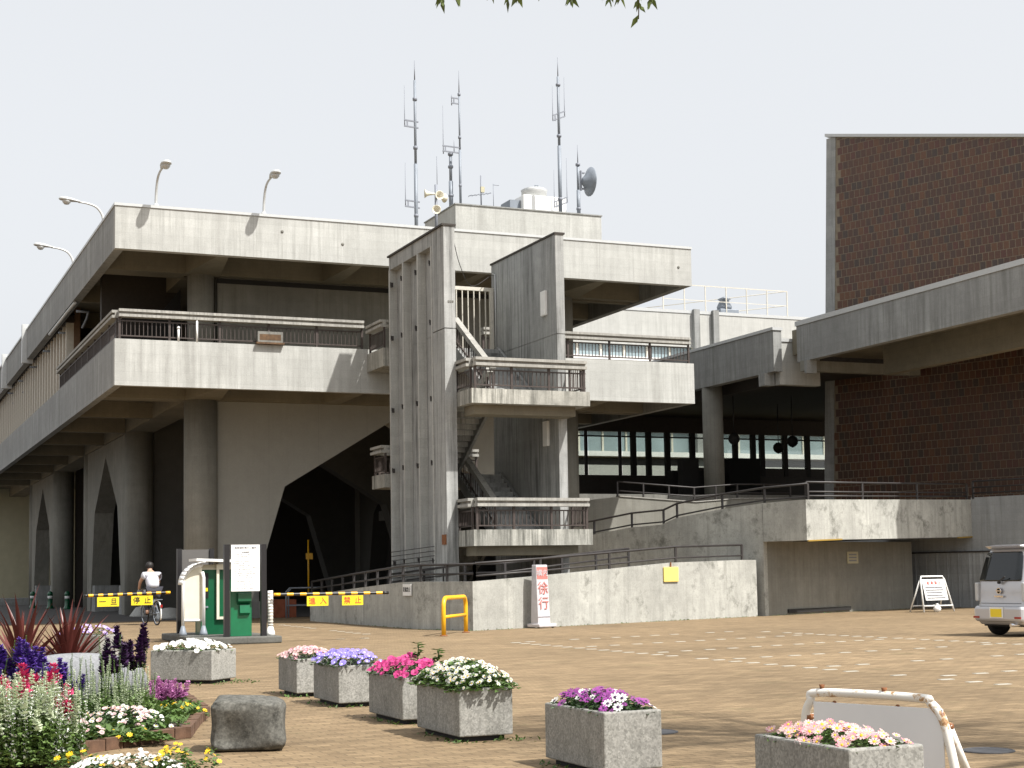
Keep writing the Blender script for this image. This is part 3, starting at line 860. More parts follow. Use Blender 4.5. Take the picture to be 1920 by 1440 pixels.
# local frame: x along the wall towards the right, -y... normal -U is local -y side
def topz(s): return 15.96 - .215 * s
def xl(z): return max(0, .048 * z)
MB().add([(.473, 0, -1.2), (18, 0, -1.2), (18, 0, topz(18)), (.473 + xl(15.7), 0, topz(1.1)), (.473, .5, -1.2), (18, .5, -1.2), (18, .5, topz(18)), (.473 + xl(15.7), .5, topz(1.1))],
         [(0, 1, 2, 3), (5, 4, 7, 6), (0, 3, 7, 4), (1, 5, 6, 2), (3, 2, 6, 7), (0, 4, 5, 1)]).build('wall_core', M['mortar'], bh)
ZP = topz(.7) - .1
MB().add([(.0, -.03, -1.2), (.47, -.03, -1.2), (.47 + xl(ZP), -.03, ZP), (xl(ZP), -.03, ZP), (0, 12, -1.2), (.47, 12, -1.2), (.47 + xl(ZP), 12, ZP), (xl(ZP), 12, ZP)],
         [(0, 1, 2, 3), (5, 4, 7, 6), (0, 3, 7, 4), (1, 5, 6, 2), (3, 2, 6, 7)]).build('corner_pilaster', M['conc2'], bh)
MB().add([(.72, -.10, topz(.7) + .0), (18, -.10, topz(18) + .0), (18, .6, topz(18)), (.72, .6, topz(.7)), (.72, -.10, topz(.7) + .13), (18, -.10, topz(18) + .13), (18, .6, topz(18) + .13), (.72, .6, topz(.7) + .13)],
         [(0, 3, 2, 1), (4, 5, 6, 7), (0, 1, 5, 4), (1, 2, 6, 5), (2, 3, 7, 6), (3, 0, 4, 7)]).build('roof_coping', M['flash'], bh)
tcols = [(.080, .033, .017), (.090, .037, .017), (.068, .030, .017), (.058, .030, .020), (.102, .043, .018), (.060, .029, .018), (.080, .029, .018), (.048, .030, .022)]
tm = [simple('brown_tile_%s' % n_, c_, .42, 0, .25, 18) for n_, c_ in zip(('russet', 'copper', 'umber', 'slate', 'amber', 'coffee', 'maroon', 'charcoal'), tcols)]
TW, TH = .262, .338
tmesh = []
for m_ in tm:
    tmesh.append(MB().hexa([(-TW / 2 + .016, -.006, 0), (TW / 2 - .016, -.006, 0), (TW / 2 - .012, .01, -.002), (-TW / 2 + .012, .01, -.002)],
                           [(-TW / 2 + .016, -.006, TH - .026), (TW / 2 - .016, -.006, TH - .026), (TW / 2 - .012, .01, TH - .022), (-TW / 2 + .012, .01, TH - .022)]).mesh('tile', m_))
rest = MB(); ntile = 0
tr = random.Random(3)
rows = int((topz(0)) / TH)
cand = []
for r_ in range(-3, rows):
    for c_ in range(44):
        x = .62 + (c_ + (.5 if r_ % 2 else 0)) * TW
        z = r_ * TH
        if z + .06 > topz(x) - .02 or x > 12 or x - TW / 2 < .485 + xl(z): continue
        cand.append((x, z))
# the tiles that show largest: right of the corner, at eye-catching height under and over the canopy
cand.sort(key=lambda p: -p[0] if p[1] < 3.8 and p[0] < 9.4 else 100 - p[0])
for i, (x, z) in enumerate(cand):
    k = tr.choice((0, 0, 1, 1, 2, 2, 3, 4, 5, 5, 6, 7))
    yo = -tr.uniform(0, .006)
    hh = min(TH, topz(x + TW / 2) - z - .005)
    if i < 300: inst('tile', tmesh[k], bh, (x, yo, z))
    else:
        rest.hexa([(x - TW / 2 + .016, -.004 + yo, z), (x + TW / 2 - .016, -.004 + yo, z), (x + TW / 2 - .012, .01, z), (x - TW / 2 + .012, .01, z)],
                  [(x - TW / 2 + .016, -.004 + yo, z + hh - .026), (x + TW / 2 - .016, -.004 + yo, z + hh - .026), (x + TW / 2 - .012, .01, z + hh - .022), (x - TW / 2 + .012, .01, z + hh - .022)], k)
rest.build('tile_cladding', tm, bh, kind='stuff')

# ================================================================ CONCOURSE between the buildings
cc = empty('concourse', (34.465, 53.449, 0), 0, 'dark open concourse under stepped concrete canopies linking the two buildings', 'concourse')
def CC(mb, name, mat, **k): return mb.build(name, mat, cc, True, **k)
# lower canopy
CC(MB().box(34.465, 34.861, 53.279, 74.58, 9.488, 11.172), 'canopy_edge', M['conc2'])
CC(MB().box(34.42, 34.906, 53.234, 74.58, 11.175, 11.296), 'canopy_flashing', M['flash'])
CC(MB().box(34.872, 36.838, 53.505, 53.901, 8.991, 10.754), 'canopy_end', M['conc'])
CC(MB().box(34.911, 36.838, 53.46, 53.946, 10.757, 10.889), 'canopy_flashing', M['flash'])
CC(MB().box(34.329, 34.804, 53.788, 54.24, 8.968, 9.485), 'beam_end', M['conc2'])
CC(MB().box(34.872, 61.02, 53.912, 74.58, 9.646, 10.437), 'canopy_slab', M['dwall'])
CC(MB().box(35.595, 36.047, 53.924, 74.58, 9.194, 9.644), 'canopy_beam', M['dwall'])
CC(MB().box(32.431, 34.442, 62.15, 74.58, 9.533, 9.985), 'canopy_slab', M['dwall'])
# upper canopy
CC(MB().box(35.143, 35.482, 37.29, 52.601, 9.782, 11.251), 'canopy_edge', M['conc2'])
CC(MB().box(35.098, 35.527, 37.29, 52.647, 11.254, 11.443), 'canopy_flashing', M['flash'])
CC(MB().prism([(35.493, 37.29), (46.556, 37.29), (40.454, 53.449), (35.493, 53.449)], 10.211, 11.228), 'canopy_slab', M['soff'])
CC(MB().box(37.629, 38.024, 37.29, 50.285, 9.081, 10.209), 'canopy_beam', M['soff'])
CC(MB().box(35.03, 40.68, 51.923, 52.262, 9.364, 9.779), 'canopy_beam', M['dark'])
CC(MB().box(35.007, 35.482, 51.754, 51.921, 9.251, 9.779), 'beam_end', M['conc2'])
# floor, column, back wall with glazing
CC(MB().box(24.6, 62, 58, 74.6, 4.25, 4.73), 'concourse_floor', M['kerb'])
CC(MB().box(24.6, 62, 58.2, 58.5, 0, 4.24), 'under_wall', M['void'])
CC(MB().lathe([(.45, 4.1), (.45, 9.65)], 24, (34.92, 58.99, 0)), 'column', M['dark'])
gz = 72.3
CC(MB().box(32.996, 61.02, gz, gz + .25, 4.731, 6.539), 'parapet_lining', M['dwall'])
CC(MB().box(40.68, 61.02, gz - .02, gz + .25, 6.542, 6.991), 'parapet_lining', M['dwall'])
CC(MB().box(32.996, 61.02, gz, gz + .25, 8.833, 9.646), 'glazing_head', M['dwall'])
xs = [32.996, 35.199, 37.177, 37.968, 38.872, 40.002, 41.527, 42.94, 44.183, 45.313, 45.878, 47.347, 48.816, 50.285, 51.98, 54.24, 56.5, 58.76, 61.02]
for i, x in enumerate(xs):
    wd = .05 if i < 3 else .13
    CC(MB().box(x - wd, x + wd, gz - .04, gz + .2, 6.542, 8.829), 'mullion', M['void'])
for a, b in zip(xs, xs[1:]):
    CC(MB().box(a + .13, b - .13, gz + .06, gz + .072, 6.55, 8.822), 'pane', M['glass'])
CC(MB().box(32.996, 61.02, gz - .05, gz + .1, 8.539, 8.607), 'transom', M['void'])
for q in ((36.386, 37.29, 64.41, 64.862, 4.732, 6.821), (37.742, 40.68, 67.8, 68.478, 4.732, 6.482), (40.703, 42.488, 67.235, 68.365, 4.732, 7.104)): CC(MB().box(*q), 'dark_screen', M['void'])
# globe lamps in the concourse
for i, (x, y) in enumerate(((37.211, 61.02), (40.736, 61.585), (42.149, 64.975))):
    g = empty('globe_lamp', (x, y, 4.73), 0, ('nearest', 'middle', 'rightmost')[i] + ' dark hanging globe lamp silhouetted against the concourse windows', 'lamp', 'globe lamps in the concourse')
    MB().tube([(0, 0, 2.95), (0, 0, 4.9)], .02, 8).build('hanging_rod', M['black'], g)
    MB().lathe([(.0, 2.43)] + [(.27 * math.sin(t * math.pi / 8), 2.73 - .27 * math.cos(t * math.pi / 8)) for t in range(1, 8)] + [(.0, 3.0)], 16).build('globe', M['void'], g)

# ================================================================ COURTYARD BUILDING behind
cb = empty('courtyard_building', (36, 85, 0), 0, 'white rendered block with ribbon windows behind the concourse', 'building')
def CB(mb, name, mat, **k): return mb.build(name, mat, cb, True, **k)
CB(MB().box(36, 72, 85.0, 85.4, 15.6, 17.75), 'wall_band', M['wall'])
CB(MB().box(36, 72, 84.96, 85.44, 17.753, 17.95), 'roof_coping', M['flash'])
CB(MB().box(36, 72, 85.05, 85.4, 10.25, 14.0), 'wall_band', M['wall'])
CB(MB().box(36, 72, 84.3, 84.5, 4.2, 8.0), 'balcony_front', M['wall'])
CB(MB().box(36, 72, 84.3, 85.4, 8.55, 8.85), 'balcony_slab', M['white'])
CB(MB().box(36, 72, 84.8, 84.85, 8.0, 8.45), 'balcony_rail', M['railg'])
CB(MB().box(36, 72, 84.4, 85.4, 14.5, 14.75), 'balcony_slab', M['white'])
CB(MB().box(36, 72, 85.9, 86.2, 0, 17.5), 'back_wall', M['cream'])
for x in (49.2, 50.6):
    CB(MB().box(x - .2, x + .2, 84.7, 84.998, 4, 18.0), 'pilaster', M['conc2'])
x = 36.2
while x < 70:
    for z0, z1 in ((8.85, 10.25), (14.0, 15.6)):
        CB(MB().box(x, x + 1.5, 85.3, 85.33, z0, z1), 'window', M['bglass'])
        CB(MB().box(x + 1.5, x + 1.62, 85.22, 85.4, z0, z1), 'mullion', M['finw'])
    x += 1.62
CB(MB().box(36, 72, 85.4, 110, 17.2, 17.5), 'roof_slab', M['wall'])
CB(MB().box(52.5, 60, 84.9, 84.998, 15.4, 16.1), 'vent_opening', M['void'])
# roof fence
fe = empty('roof_fence', (47.5, 86, 17.9), 0, 'pale wire fence on the roof of the white block', 'fence')
for i in range(7):
    MB().box(i * 1.55 - .03, i * 1.55 + .03, -.03, .03, 0, 1.9).build('fence_post', M['finw'], fe)
MB().box(0, 9.3, -.02, .02, 1.86, 1.92).box(0, 9.3, -.015, .015, .9, .94).build('fence_rail', M['finw'], fe)
MB().tube([(9.3, 0, 1.9), (3.0, 9, 1.9)], .03, 5).tube([(9.3, 0, .95), (3.0, 9, .95)], .03, 5).build('fence_rail', M['finw'], fe)
ac = empty('roof_unit', (52.3, 86.5, 17.5), 0, 'small grey ventilation unit on the white roof beside the fence', 'ventilation unit')
MB().box(-.6, .8, -.5, .5, 0, .9).build('casing', M['galv'], ac, bevel=.05)
MB().lathe([(.45, .9), (.5, 1.1), (.3, 1.5), (.45, 1.6), (.0, 1.8)], 12).build('cowl', M['galv'], ac)

# ================================================================ ROOFTOP LAMPS
def roof_lamp(loc, rz, reach, rise, label):
    """curved pole reaching out along local +x"""
    t = empty('roof_lamp', loc, rz, label, 'lamp', 'curved lamps on the roof parapet')
    MB().tube(smooth_tube_pts([(0, 0, 0), (.05, 0, rise * .45), (.28 * reach, 0, rise * .8), (.62 * reach, 0, rise * .95), (reach, 0, rise)], 6), [.05 - .018 * i / 24 for i in range(25)], 8).build('pole', M['flash'], t)
    MB().lathe([(.09, 0), (.09, .05), (.06, .1)], 10).build('base_plate', M['flash'], t)
    h = MB()
    secs = [(0, .045, .045), (.12, .08, .06), (.32, .15, .1), (.52, .18, .11), (.66, .13, .09), (.72, .03, .03)]
    n = 12; vs = []
    for x, wy, hz in secs:
        for j in range(n):
            a = 2 * math.pi * j / n
            z = math.sin(a) * hz
            vs.append((reach - .08 + x, math.cos(a) * wy, rise + (z if z > 0 else z * .35) + x * .08))
    fs = [(i * n + j, i * n + (j + 1) % n, (i + 1) * n + (j + 1) % n, (i + 1) * n + j) for i in range(len(secs) - 1) for j in range(n)]
    h.add(vs, fs + [tuple(range(n))[::-1], tuple(range((len(secs) - 1) * n, len(secs) * n))], 0, True)
    h.build('lamp_head', M['flash'], t)
    MB().lathe([(.15, 0), (.14, -.07), (.08, -.14), (0, -.16)], 14, (reach + .38, 0, rise + .03)).build('lens', M['flash'], t)
    return t
roof_lamp((9.04, 50.15, 13.55), R(-90) + .1, .72, 1.1, 'roof lamp nearest the left corner on the front parapet')
roof_lamp((12.61, 50.15, 13.55), R(-90) + .1, .72, 1.1, 'second roof lamp on the front parapet, right of the corner one')
roof_lamp((7.85, 53.3, 13.55), R(180), .85, .72, 'upper lamp leaning out over the left roof edge')
roof_lamp((7.85, 61.0, 13.55), R(180), .85, .72, 'lower lamp leaning out over the left roof edge, farther back')

# ================================================================ ANTENNAS
def mast(name, loc, h, r, label, cat='antenna mast', whip=.8, arms=(), joints=()):
    """arms: (z, x0, x1, [(x, whip below, whip above)])"""
    t = empty(name, loc, 0, label, cat, 'antennas on the roof')
    r *= .78
    MB().tube([(0, 0, 0), (0, 0, h * .5)], r, 10).build('mast_tube', M['galv'], t)
    MB().tube([(0, 0, h * .5), (0, 0, h)], r * .72, 10).build('mast_tube', M['galv'], t)
    for z in joints: MB().lathe([(r * 1.02, z - .06), (r * 1.3, z - .04), (r * 1.3, z + .04), (r * 1.02, z + .06)], 10).build('flange', M['galvd'], t)
    if whip: MB().tube([(0, 0, h), (0, 0, h + whip)], [.025, .01], 5).build('whip_aerial', M['galvd'], t)
    for z, x0, x1, wh, tilt in arms:
        a = MB()
        for dz in (0, .22): a.bar((x0, -tilt * x0 * .0 , z + dz + tilt * x0), (x1, 0, z + dz + tilt * x1), .045, .05)
        a.bar((x0 + .12, 0, z + tilt * x0), (x0 + .12, 0, z + .22 + tilt * x0), .04, .04)
        a.build('aerial_arm', M['galvd'], t)
        for x, lo, hi in wh:
            MB().tube([(x, 0, z - lo + tilt * x), (x, 0, z + .25 + tilt * x), (x, 0, z + hi + tilt * x)], [.022, .018, .008], 5).build('whip_aerial', M['galvd'], t)
    return t
mast('antenna_mast', (18.68, 52, 13.2), 6.2, .085, 'tall grey antenna mast left of the roof penthouse', whip=.75, joints=(1.2, 3.7, 5.5),
     arms=((4.45, -.42, .12, ((-.4, .02, 1.5),), -.06), (1.5, -.42, .14, ((-.4, .02, 1.6),), -.06)))
m2 = mast('antenna_mast', (22.76, 58, 16.4), 4.75, .065, 'thin tall antenna mast at the left end of the penthouse', whip=.95, joints=(.9, 2.9, 4.7),
     arms=((2.25, -.75, .05, ((-.72, .12, 1.9), (-.25, 0, .5)), -.03), (4.3, -.35, .02, ((-.33, .1, .35),), -.03)))
mast('antenna_mast', (22.5, 58.4, 16.4), 2.3, .11, 'short thick grey mast beside the thin tall mast', whip=.0, joints=(.55, 1.75, 2.28))
mast('antenna_mast', (27.25, 58, 16.4), 5.95, .10, 'tallest antenna mast with slanted aerial arms on the penthouse', whip=.85, joints=(.7, 3.4, 5.6),
     arms=((4.15, -.28, .30, ((-.27, 0, 1.5), (.28, 0, 1.7)), .42), (.45, -.28, .34, ((-.27, 0, 1.6), (.32, 0, 1.9)), .42)))
d = mast('dish_mast', (28.1, 58, 16.4), 2.3, .10, 'short mast with a grey dish at the right end of the penthouse', whip=.8, joints=(.35, 2.25))
MB().lathe([(.10, -.28), (.16, -.22), (.40, .0), (.62, .10), (.62, .13), (.38, .04), (.12, -.14)], 20, (.42, -.05, 1.55), 'x').lathe([(.60, .10), (.3, .26), (.0, .36)], 16, (.42, -.05, 1.55), 'x').build('dish', M['galv'], d)
MB().box(.1, .16, -.05, .05, 1.15, 2.0).box(.16, .3, -.04, .04, 1.2, 1.26).box(.16, .3, -.04, .04, 1.88, 1.94).build('dish_bracket', M['galvd'], d)
hn = empty('horn_speakers', (20.2, 54, 13.95), 0, 'cluster of cream horn loudspeakers on a thin pole on the roof', 'loudspeakers', 'antennas on the roof')
MB().tube([(0, 0, 0), (0, 0, 2.2)], .06, 8).tube([(0.05, 0, 2.2), (0.05, 0, 3.3)], .012, 5).build('pole', M['galvd'], hn)
for a, z in ((.35, 1.75), (2.9, 1.85), (-1.6, 1.7), (-1.9, 1.15)):
    h = MB().lathe([(.05, -.1), (.07, .05), (.09, .2), (.14, .34), (.24, .46), (.22, .46), (.05, .2)], 14, (0, 0, 0), 'x').build('horn', M['offw'], hn)
    h.location = (.1 * math.cos(a), .1 * math.sin(a), z); h.rotation_euler = (0, 0, a); h.scale = (.72,) * 3
yg = empty('yagi_antenna', (23.75, 58.2, 16.4), 0, 'thin television aerial on the penthouse roof', 'aerial', 'antennas on the roof')
MB().tube([(0, 0, 0), (0, 0, 1.45)], .03, 6).build('pole', M['galvd'], yg)
y_ = MB().tube([(-.55, 0, .55), (.45, 0, .75)], .015, 5).tube([(.55, 0, 0), (.55, 0, 1.15)], .014, 5).tube([(.53, 0, 1.1), (.8, 0, 1.1)], .014, 5)
for i in range(6): y_.tube([(-.5 + i * .17, -.2, .56 + i * .033), (-.5 + i * .17, .2, .56 + i * .033)], .008, 4)
y_.build('aerial_elements', M['galvd'], yg)
MB().box(-.02, .14, -.05, .05, .75, .98).build('junction_box', M['cream'], yg)
ct = empty('cooling_unit', (26.95, 60, 16.4), 0, 'white cooling unit with a round fan hood on the penthouse roof', 'cooling unit')
MB().box(-.85, 1.15, -.8, .8, 0, 1.1).build('casing', M['white'], ct, bevel=.03)
MB().lathe([(.55, 1.1), (.55, 1.42), (.58, 1.5), (.5, 1.56), (0, 1.6)], 20).build('fan_hood', M['flash'], ct)
MB().box(-1.35, -.87, -.5, .5, 0, .9).build('side_box', M['galv'], ct)
MB().tube([(.05, 0, 1.58), (.05, 0, 1.74), (.2, 0, 1.74)], .03, 6).build('vent_pipe', M['galv'], ct)
fp = MB().tube([(0, 0, 0), (0, 0, 11)], [.10, .05], 8).lathe([(.09, 11), (.0, 11.1)], 8).build('flag_pole', M['flash'])
fp.location = (7.4, 96, 9.0)
tag(fp, 'thin pale pole rising behind the left end of the roof', 'pole')

# ================================================================ YELLOW HOOP, SIGNS
yb = empty('hoop_barrier', (13.03, 34.69, 0), math.atan2(1.81, 1.28), 'yellow steel hoop barrier standing in front of the ramp wall', 'barrier')
Lh = 2.2
hp = [(0, 0, 0), (0, 0, .55)] + [(.22 - .22 * math.cos(a), 0, .68 + .22 * math.sin(a)) for a in [i * math.pi / 12 for i in range(0, 7)]]
hp += [(Lh - p[0], 0, p[2]) for p in hp[::-1]]
MB().tube(hp, .055, 10).build('hoop', M['yellow'], yb)
MB().tube([(0.03, 0, .45), (Lh - .03, 0, .45)], .04, 8).build('cross_bar', M['yellow'], yb)
for x in (0, Lh): MB().lathe([(.1, 0), (.1, .015), (.06, .03)], 12, (x, 0, 0)).build('foot_plate', M['rust'], yb)

def put_text(body, size, mat, parent, loc, rot=(R(90), 0, 0), name='lettering', sx=1.0):
    me = text_mesh(body, size).copy()
    me.materials.clear(); me.materials.append(mat)
    return inst(name, me, parent, loc, rot, (sx, 1, 1))
def text_lines(parent, x0, x1, z0, z1, n, y, mat, seed, h=.022, name='printed_lines'):
    """rows of tiny print, too small to read: short strokes"""
    r = random.Random(seed); mb = MB()
    for i in range(n):
        z = z1 - (z1 - z0) * i / max(1, n - 1)
        x = x0 + (r.random() < .3) * .03
        end = x1 - r.random() * (x1 - x0) * .35
        while x < end:
            w_ = r.uniform(.3, .9) * h
            mb.box(x, x + w_, y - .002, y, z - h * r.uniform(.25, .5), z + h * r.uniform(.2, .5))
            x += h * r.uniform(.9, 1.3)
    mb.build(name, mat, parent, kind='stuff')

# slow-down sign box leaning beside the ramp wall
sg = empty('slow_sign', (17.0, 37.98, 0), math.atan2(U.y, U.x) - .12, 'white upright sign box with red lettering against the ramp wall', 'sign')
MB().hexa([(-.21, -.2, .10), (.21, -.2, .10), (.21, .12, .10), (-.21, .12, .10)], [(-.195, -.12, 1.68), (.195, -.12, 1.68), (.195, .06, 1.68), (-.195, .06, 1.68)]).build('sign_box', M['fadew'], sg, bevel=.015)
MB().hexa([(-.18, -.145, 1.30), (.18, -.145, 1.30), (.18, -.138, 1.30), (-.18, -.138, 1.30)], [(-.18, -.131, 1.62), (.18, -.131, 1.62), (.18, -.124, 1.62), (-.18, -.124, 1.62)]).build('red_panel', M['redf'], sg)
MB().box(.203, .21, -.10, .04, 1.15, 1.60).build('blue_panel', M['blue'], sg)
put_text('構内', .19, M['fadew'], sg, (0, -.146, 1.45), (R(87), 0, 0))
put_text('徐', .36, M['redf'], sg, (0, -.168, 1.04), (R(87), 0, 0))
put_text('行', .36, M['redf'], sg, (0, -.19, .64), (R(87), 0, 0))
MB().box(-.26, .34, -.30, .22, .03, .12).build('base', M['fadew'], sg, bevel=.02)
for x in (-.2, .28):
    MB().lathe([(.035, -.02), (.035, .02)], 10, (x, -.2, .035), 'y').build('castor', M['rubber'], sg)
MB().box(-.205, .205, -.206, -.195, .30, .31).build('seam', M['inkg'], sg)
# yellow blank plate and small notice on the ramp wall
pl = empty('wall_plate', tuple(Vector((22.38, 40.50, 1.36)) - V * .03), math.atan2(U.y, U.x), 'blank yellow square plate fixed to the ramp wall', 'plate')
MB().box(-.34, .34, -.02, .02, -.22, .22).build('plate', M['pyel'], pl, bevel=.015)
MB().box(-.02, .02, -.01, .01, .22, .36).build('hanger', M['rust'], pl)
wn = empty('wall_notice', (14.19, 40.6, 1.06), R(-90), 'small white notice with black characters on the left ramp wall', 'notice')
MB().box(-.34, .34, -.012, .012, -.16, .16).build('plate', M['white'], wn)
put_text('駐輪禁止', .15, M['ink'], wn, (0, -.0135, 0))
n2 = empty('block_notice', tuple(k0 + U * 5.05 - V * .02 + Vector((0, 0, 1.82))), math.atan2(U.y, U.x), 'small cream notice on the dark wall beneath the ramp landing', 'notice')
MB().box(-.33, .33, -.012, .012, -.2, .2).build('plate', M['cream'], n2)
for z in (.1, 0.0, -.1): MB().box(-.24, .22, -.0145, -.0125, z - .025, z + .025).build('print_line', M['inkg'], n2)

# far A-frame notice
def a_frame(name, loc, rz, w_, h_, label):
    t = empty(name, loc, rz, label, 'sign')
    r_ = .028
    pts = [(-w_ / 2, -.28, 0), (-w_ / 2 + .14, -.03, h_ - .10), (-w_ / 2 + .2, 0, h_), (w_ / 2 - .2, 0, h_), (w_ / 2 - .14, -.03, h_ - .10), (w_ / 2, -.28, 0)]
    MB().tube(pts, r_, 8).build('front_frame', M['white'], t)
    for s in (-1, 1): MB().tube([(s * (w_ / 2 - .14), .0, h_ - .12), (s * w_ / 2, .35, 0)], r_ * .9, 8).build('rear_leg', M['white'], t)
    MB().tube([(-w_ / 2 + .02, -.25, .2), (w_ / 2 - .02, -.25, .2)], r_ * .8, 8).build('cross_bar', M['white'], t)
    MB().tube([(-w_ / 2 + .02, .3, .2), (w_ / 2 - .02, .3, .2)], r_ * .8, 8).build('cross_bar', M['white'], t)
    return t
af = a_frame('folding_sign', (32.5, 41.3, 0), math.atan2(U.y, U.x) - .25, 1.35, 1.15, 'white folding notice board standing by the steel shutter')
pn = MB().hexa([(-.50, -.22, .38), (.50, -.22, .38), (.50, -.20, .38), (-.50, -.20, .38)], [(-.50, -.05, 1.06), (.50, -.05, 1.06), (.50, -.03, 1.06), (-.50, -.03, 1.06)]).build('panel', M['white'], af)
put_text('駐 車 禁 止', .13, M['red'], af, (0, -.088, .93), (R(76), 0, 0))
for i in range(5):
    z = .80 - i * .085
    MB().bar((-.43, -.075 - (1.03 - z) * .25 , z), (.43 - rnd.random() * .2, -.075 - (1.03 - z) * .25, z), .004, .03).build('print_line', M['inkg'], af)
bg_ = MB().lathe([(.0, 0), (.1, .02), (.13, .12), (.08, .2), (.03, .24), (.05, .28)], 10).build('plastic_bag', M['white'])
bg_.location = (32.4, 40.95, .0); tag(bg_, 'white plastic bag of weight hanging low at the folding notice board', 'bag')

# near rusty sign frame, seen from its back
ns = empty('folding_sign', (6.2, 8.45, 0), 0, 'white tubular sign stand with rust stains behind the pink flower planter', 'sign')
def W(mb, name, mat, **k): return mb.build(name, mat, ns, True, **k)
A_ = Vector((5.98, 8.95, .60)); B_ = Vector((6.30, 8.02, .60))
dn = (B_ - A_).normalized()
out_ = Vector((dn.y, -dn.x, 0))     # away from the camera's left
lg = [A_ + Vector((.02, -.02, -.62)) - out_ * .0 - dn * .06, A_ - dn * .03 + Vector((0, 0, -.2)), A_ + dn * .02 + Vector((0, 0, -.06)), A_ + dn * .1, B_ - dn * .12, B_ - dn * .03 + Vector((0, 0, -.03)), B_ + dn * .05 + Vector((0, 0, -.12)), B_ + dn * .10 + Vector((0, 0, -.3)), B_ + dn * .16 + Vector((0, 0, -.60))]
W(MB().tube(smooth_tube_pts(lg, 5), .029, 12), 'front_frame', M['rusty'])
for P_, sgn in ((A_ + dn * .0, -1), (B_ + dn * .07, 1)):
    W(MB().tube([P_ + Vector((0, 0, -.16)) - out_ * .03, P_ + Vector((0, 0, -.60)) - out_ * .34 - dn * .02 * sgn], .026, 10), 'rear_leg', M['rusty'])
    W(MB().lathe([(.022, -.035), (.022, .035)], 10, tuple(P_ + Vector((0, 0, -.17)) - out_ * .02), 'x'), 'hinge', M['rust'])
for t in (.12, .62):
    q = A_.lerp(B_, t)
    W(MB().tube([q + Vector((0, 0, .02)), q + Vector((0, 0, .055))], [.012, .02], 8), 'lug', M['rust'])
    W(MB().lathe([(.006, -.008), (.022, -.004), (.022, .004), (.006, .008)], 12, tuple(A_.lerp(B_, t + .1) + Vector((0, 0, -.07))), 'x'), 'hook', M['rust'])
pa = A_ + dn * .05; pb = B_ + dn * .06
W(MB().hexa([tuple(pa + Vector((0, 0, -.60))), tuple(pb + Vector((0, 0, -.60))), tuple(pb + out_ * .012 + Vector((0, 0, -.60))), tuple(pa + out_ * .012 + Vector((0, 0, -.60)))],
            [tuple(pa + Vector((0, 0, -.06))), tuple(pb + Vector((0, 0, -.06))), tuple(pb + out_ * .012 + Vector((0, 0, -.06))), tuple(pa + out_ * .012 + Vector((0, 0, -.06)))]), 'panel', M['panelw'], bevel=.005)

# ================================================================ CAR PARK GATE
isl = MB().box(7.0, 8.92, 33.95, 38.0, 0, .16).build('traffic_island', M['stone2'], bevel=.03)
tag(isl, 'low concrete island carrying the parking gate machines', 'island')
bd = empty('parking_notice_board', (8.16, 34.2, .16), R(0), 'white notice board between two black posts in front of the green machine', 'notice board')
for x in (-.43, .40): MB().box(x - .06, x + .06, -.06, .06, 0, 2.04).build('post', M['black'], bd)
MB().box(-.34, .30, -.075, -.045, 1.0, 2.03).build('panel', M['white'], bd)
put_text('駐車場利用のご案内', .055, M['inkg'], bd, (-.02, -.0765, 1.96))
put_text('利用時間', .04, M['inkg'], bd, (-.02, -.0765, 1.86))
text_lines(bd, -.28, .24, 1.74, 1.81, 3, -.0752, M['inkg'], 1, .024)
text_lines(bd, -.28, .24, 1.30, 1.66, 9, -.0752, M['inkg'], 2, .024)
text_lines(bd, -.28, .24, 1.06, 1.22, 5, -.0752, M['inkg'], 3, .024)
gm = empty('ticket_machine', (8.13, 34.4, .16), 0, 'bright green ticket machine under the white notice board', 'ticket machine')
MB().box(-.28, .20, -.05, .35, 0, 1.02).build('cabinet', M['green'], gm, bevel=.01)
MB().hexa([(-.13, -.17, .78), (.16, -.17, .78), (.16, -.052, .70), (-.13, -.052, .70)], [(-.13, -.17, .95), (.16, -.17, .95), (.16, -.052, .98), (-.13, -.052, .98)]).build('hood', M['green2'], gm)
MB().hexa([(-.08, -.13, .52), (.14, -.13, .52), (.14, -.052, .46), (-.08, -.052, .46)], [(-.08, -.11, .70), (.14, -.11, .70), (.14, -.052, .70), (-.08, -.052, .70)]).build('tray', M['green'], gm)
gp = empty('gate_post', (8.78, 34.45, .16), 0, 'white ribbed barrier post holding the right striped arm', 'gate post')
MB().tube([(0, 0, .1), (0, 0, 1.0)], .06, 10).lathe([(.11, 0), (.1, .06), (.06, .2)], 12).build('post', M['white'], gp)
for i in range(11): MB().lathe([(.062, .22 + i * .07), (.07, .235 + i * .07), (.062, .25 + i * .07)], 10).build('ring', M['finw'], gp)
mg = empty('payment_booth', (7.75, 36.0, .16), 0, 'tall dark green payment cabinet with cream frame and flat roof', 'payment cabinet')
MB().box(-.22, .55, .0, .6, 0, 1.50).build('cabinet', M['green2'], mg, bevel=.01)
MB().box(-.20, -.04, -.02, -.003, .85, 1.42).build('panel', M['black'], mg)
MB().box(-.18, -.06, -.03, -.021, 1.0, 1.08).build('coin_slot', M['yplate'], mg)
MB().box(-.19, -.05, -.035, -.021, .62, .66).build('coin_tray', M['galv'], mg)
MB().box(.14, .20, -.08, -.02, .35, 1.62).box(.203, .6, -.08, -.02, .35, .41).box(.203, .6, -.08, -.02, 1.50, 1.62).build('frame', M['offw'], mg)
MB().hexa([(-.24, -.02, 1.50), (.56, -.02, 1.50), (.56, .62, 1.50), (-.24, .62, 1.50)], [(-.1, .1, 1.62), (.5, .1, 1.62), (.5, .5, 1.62), (-.1, .5, 1.62)]).build('top', M['offw'], mg)
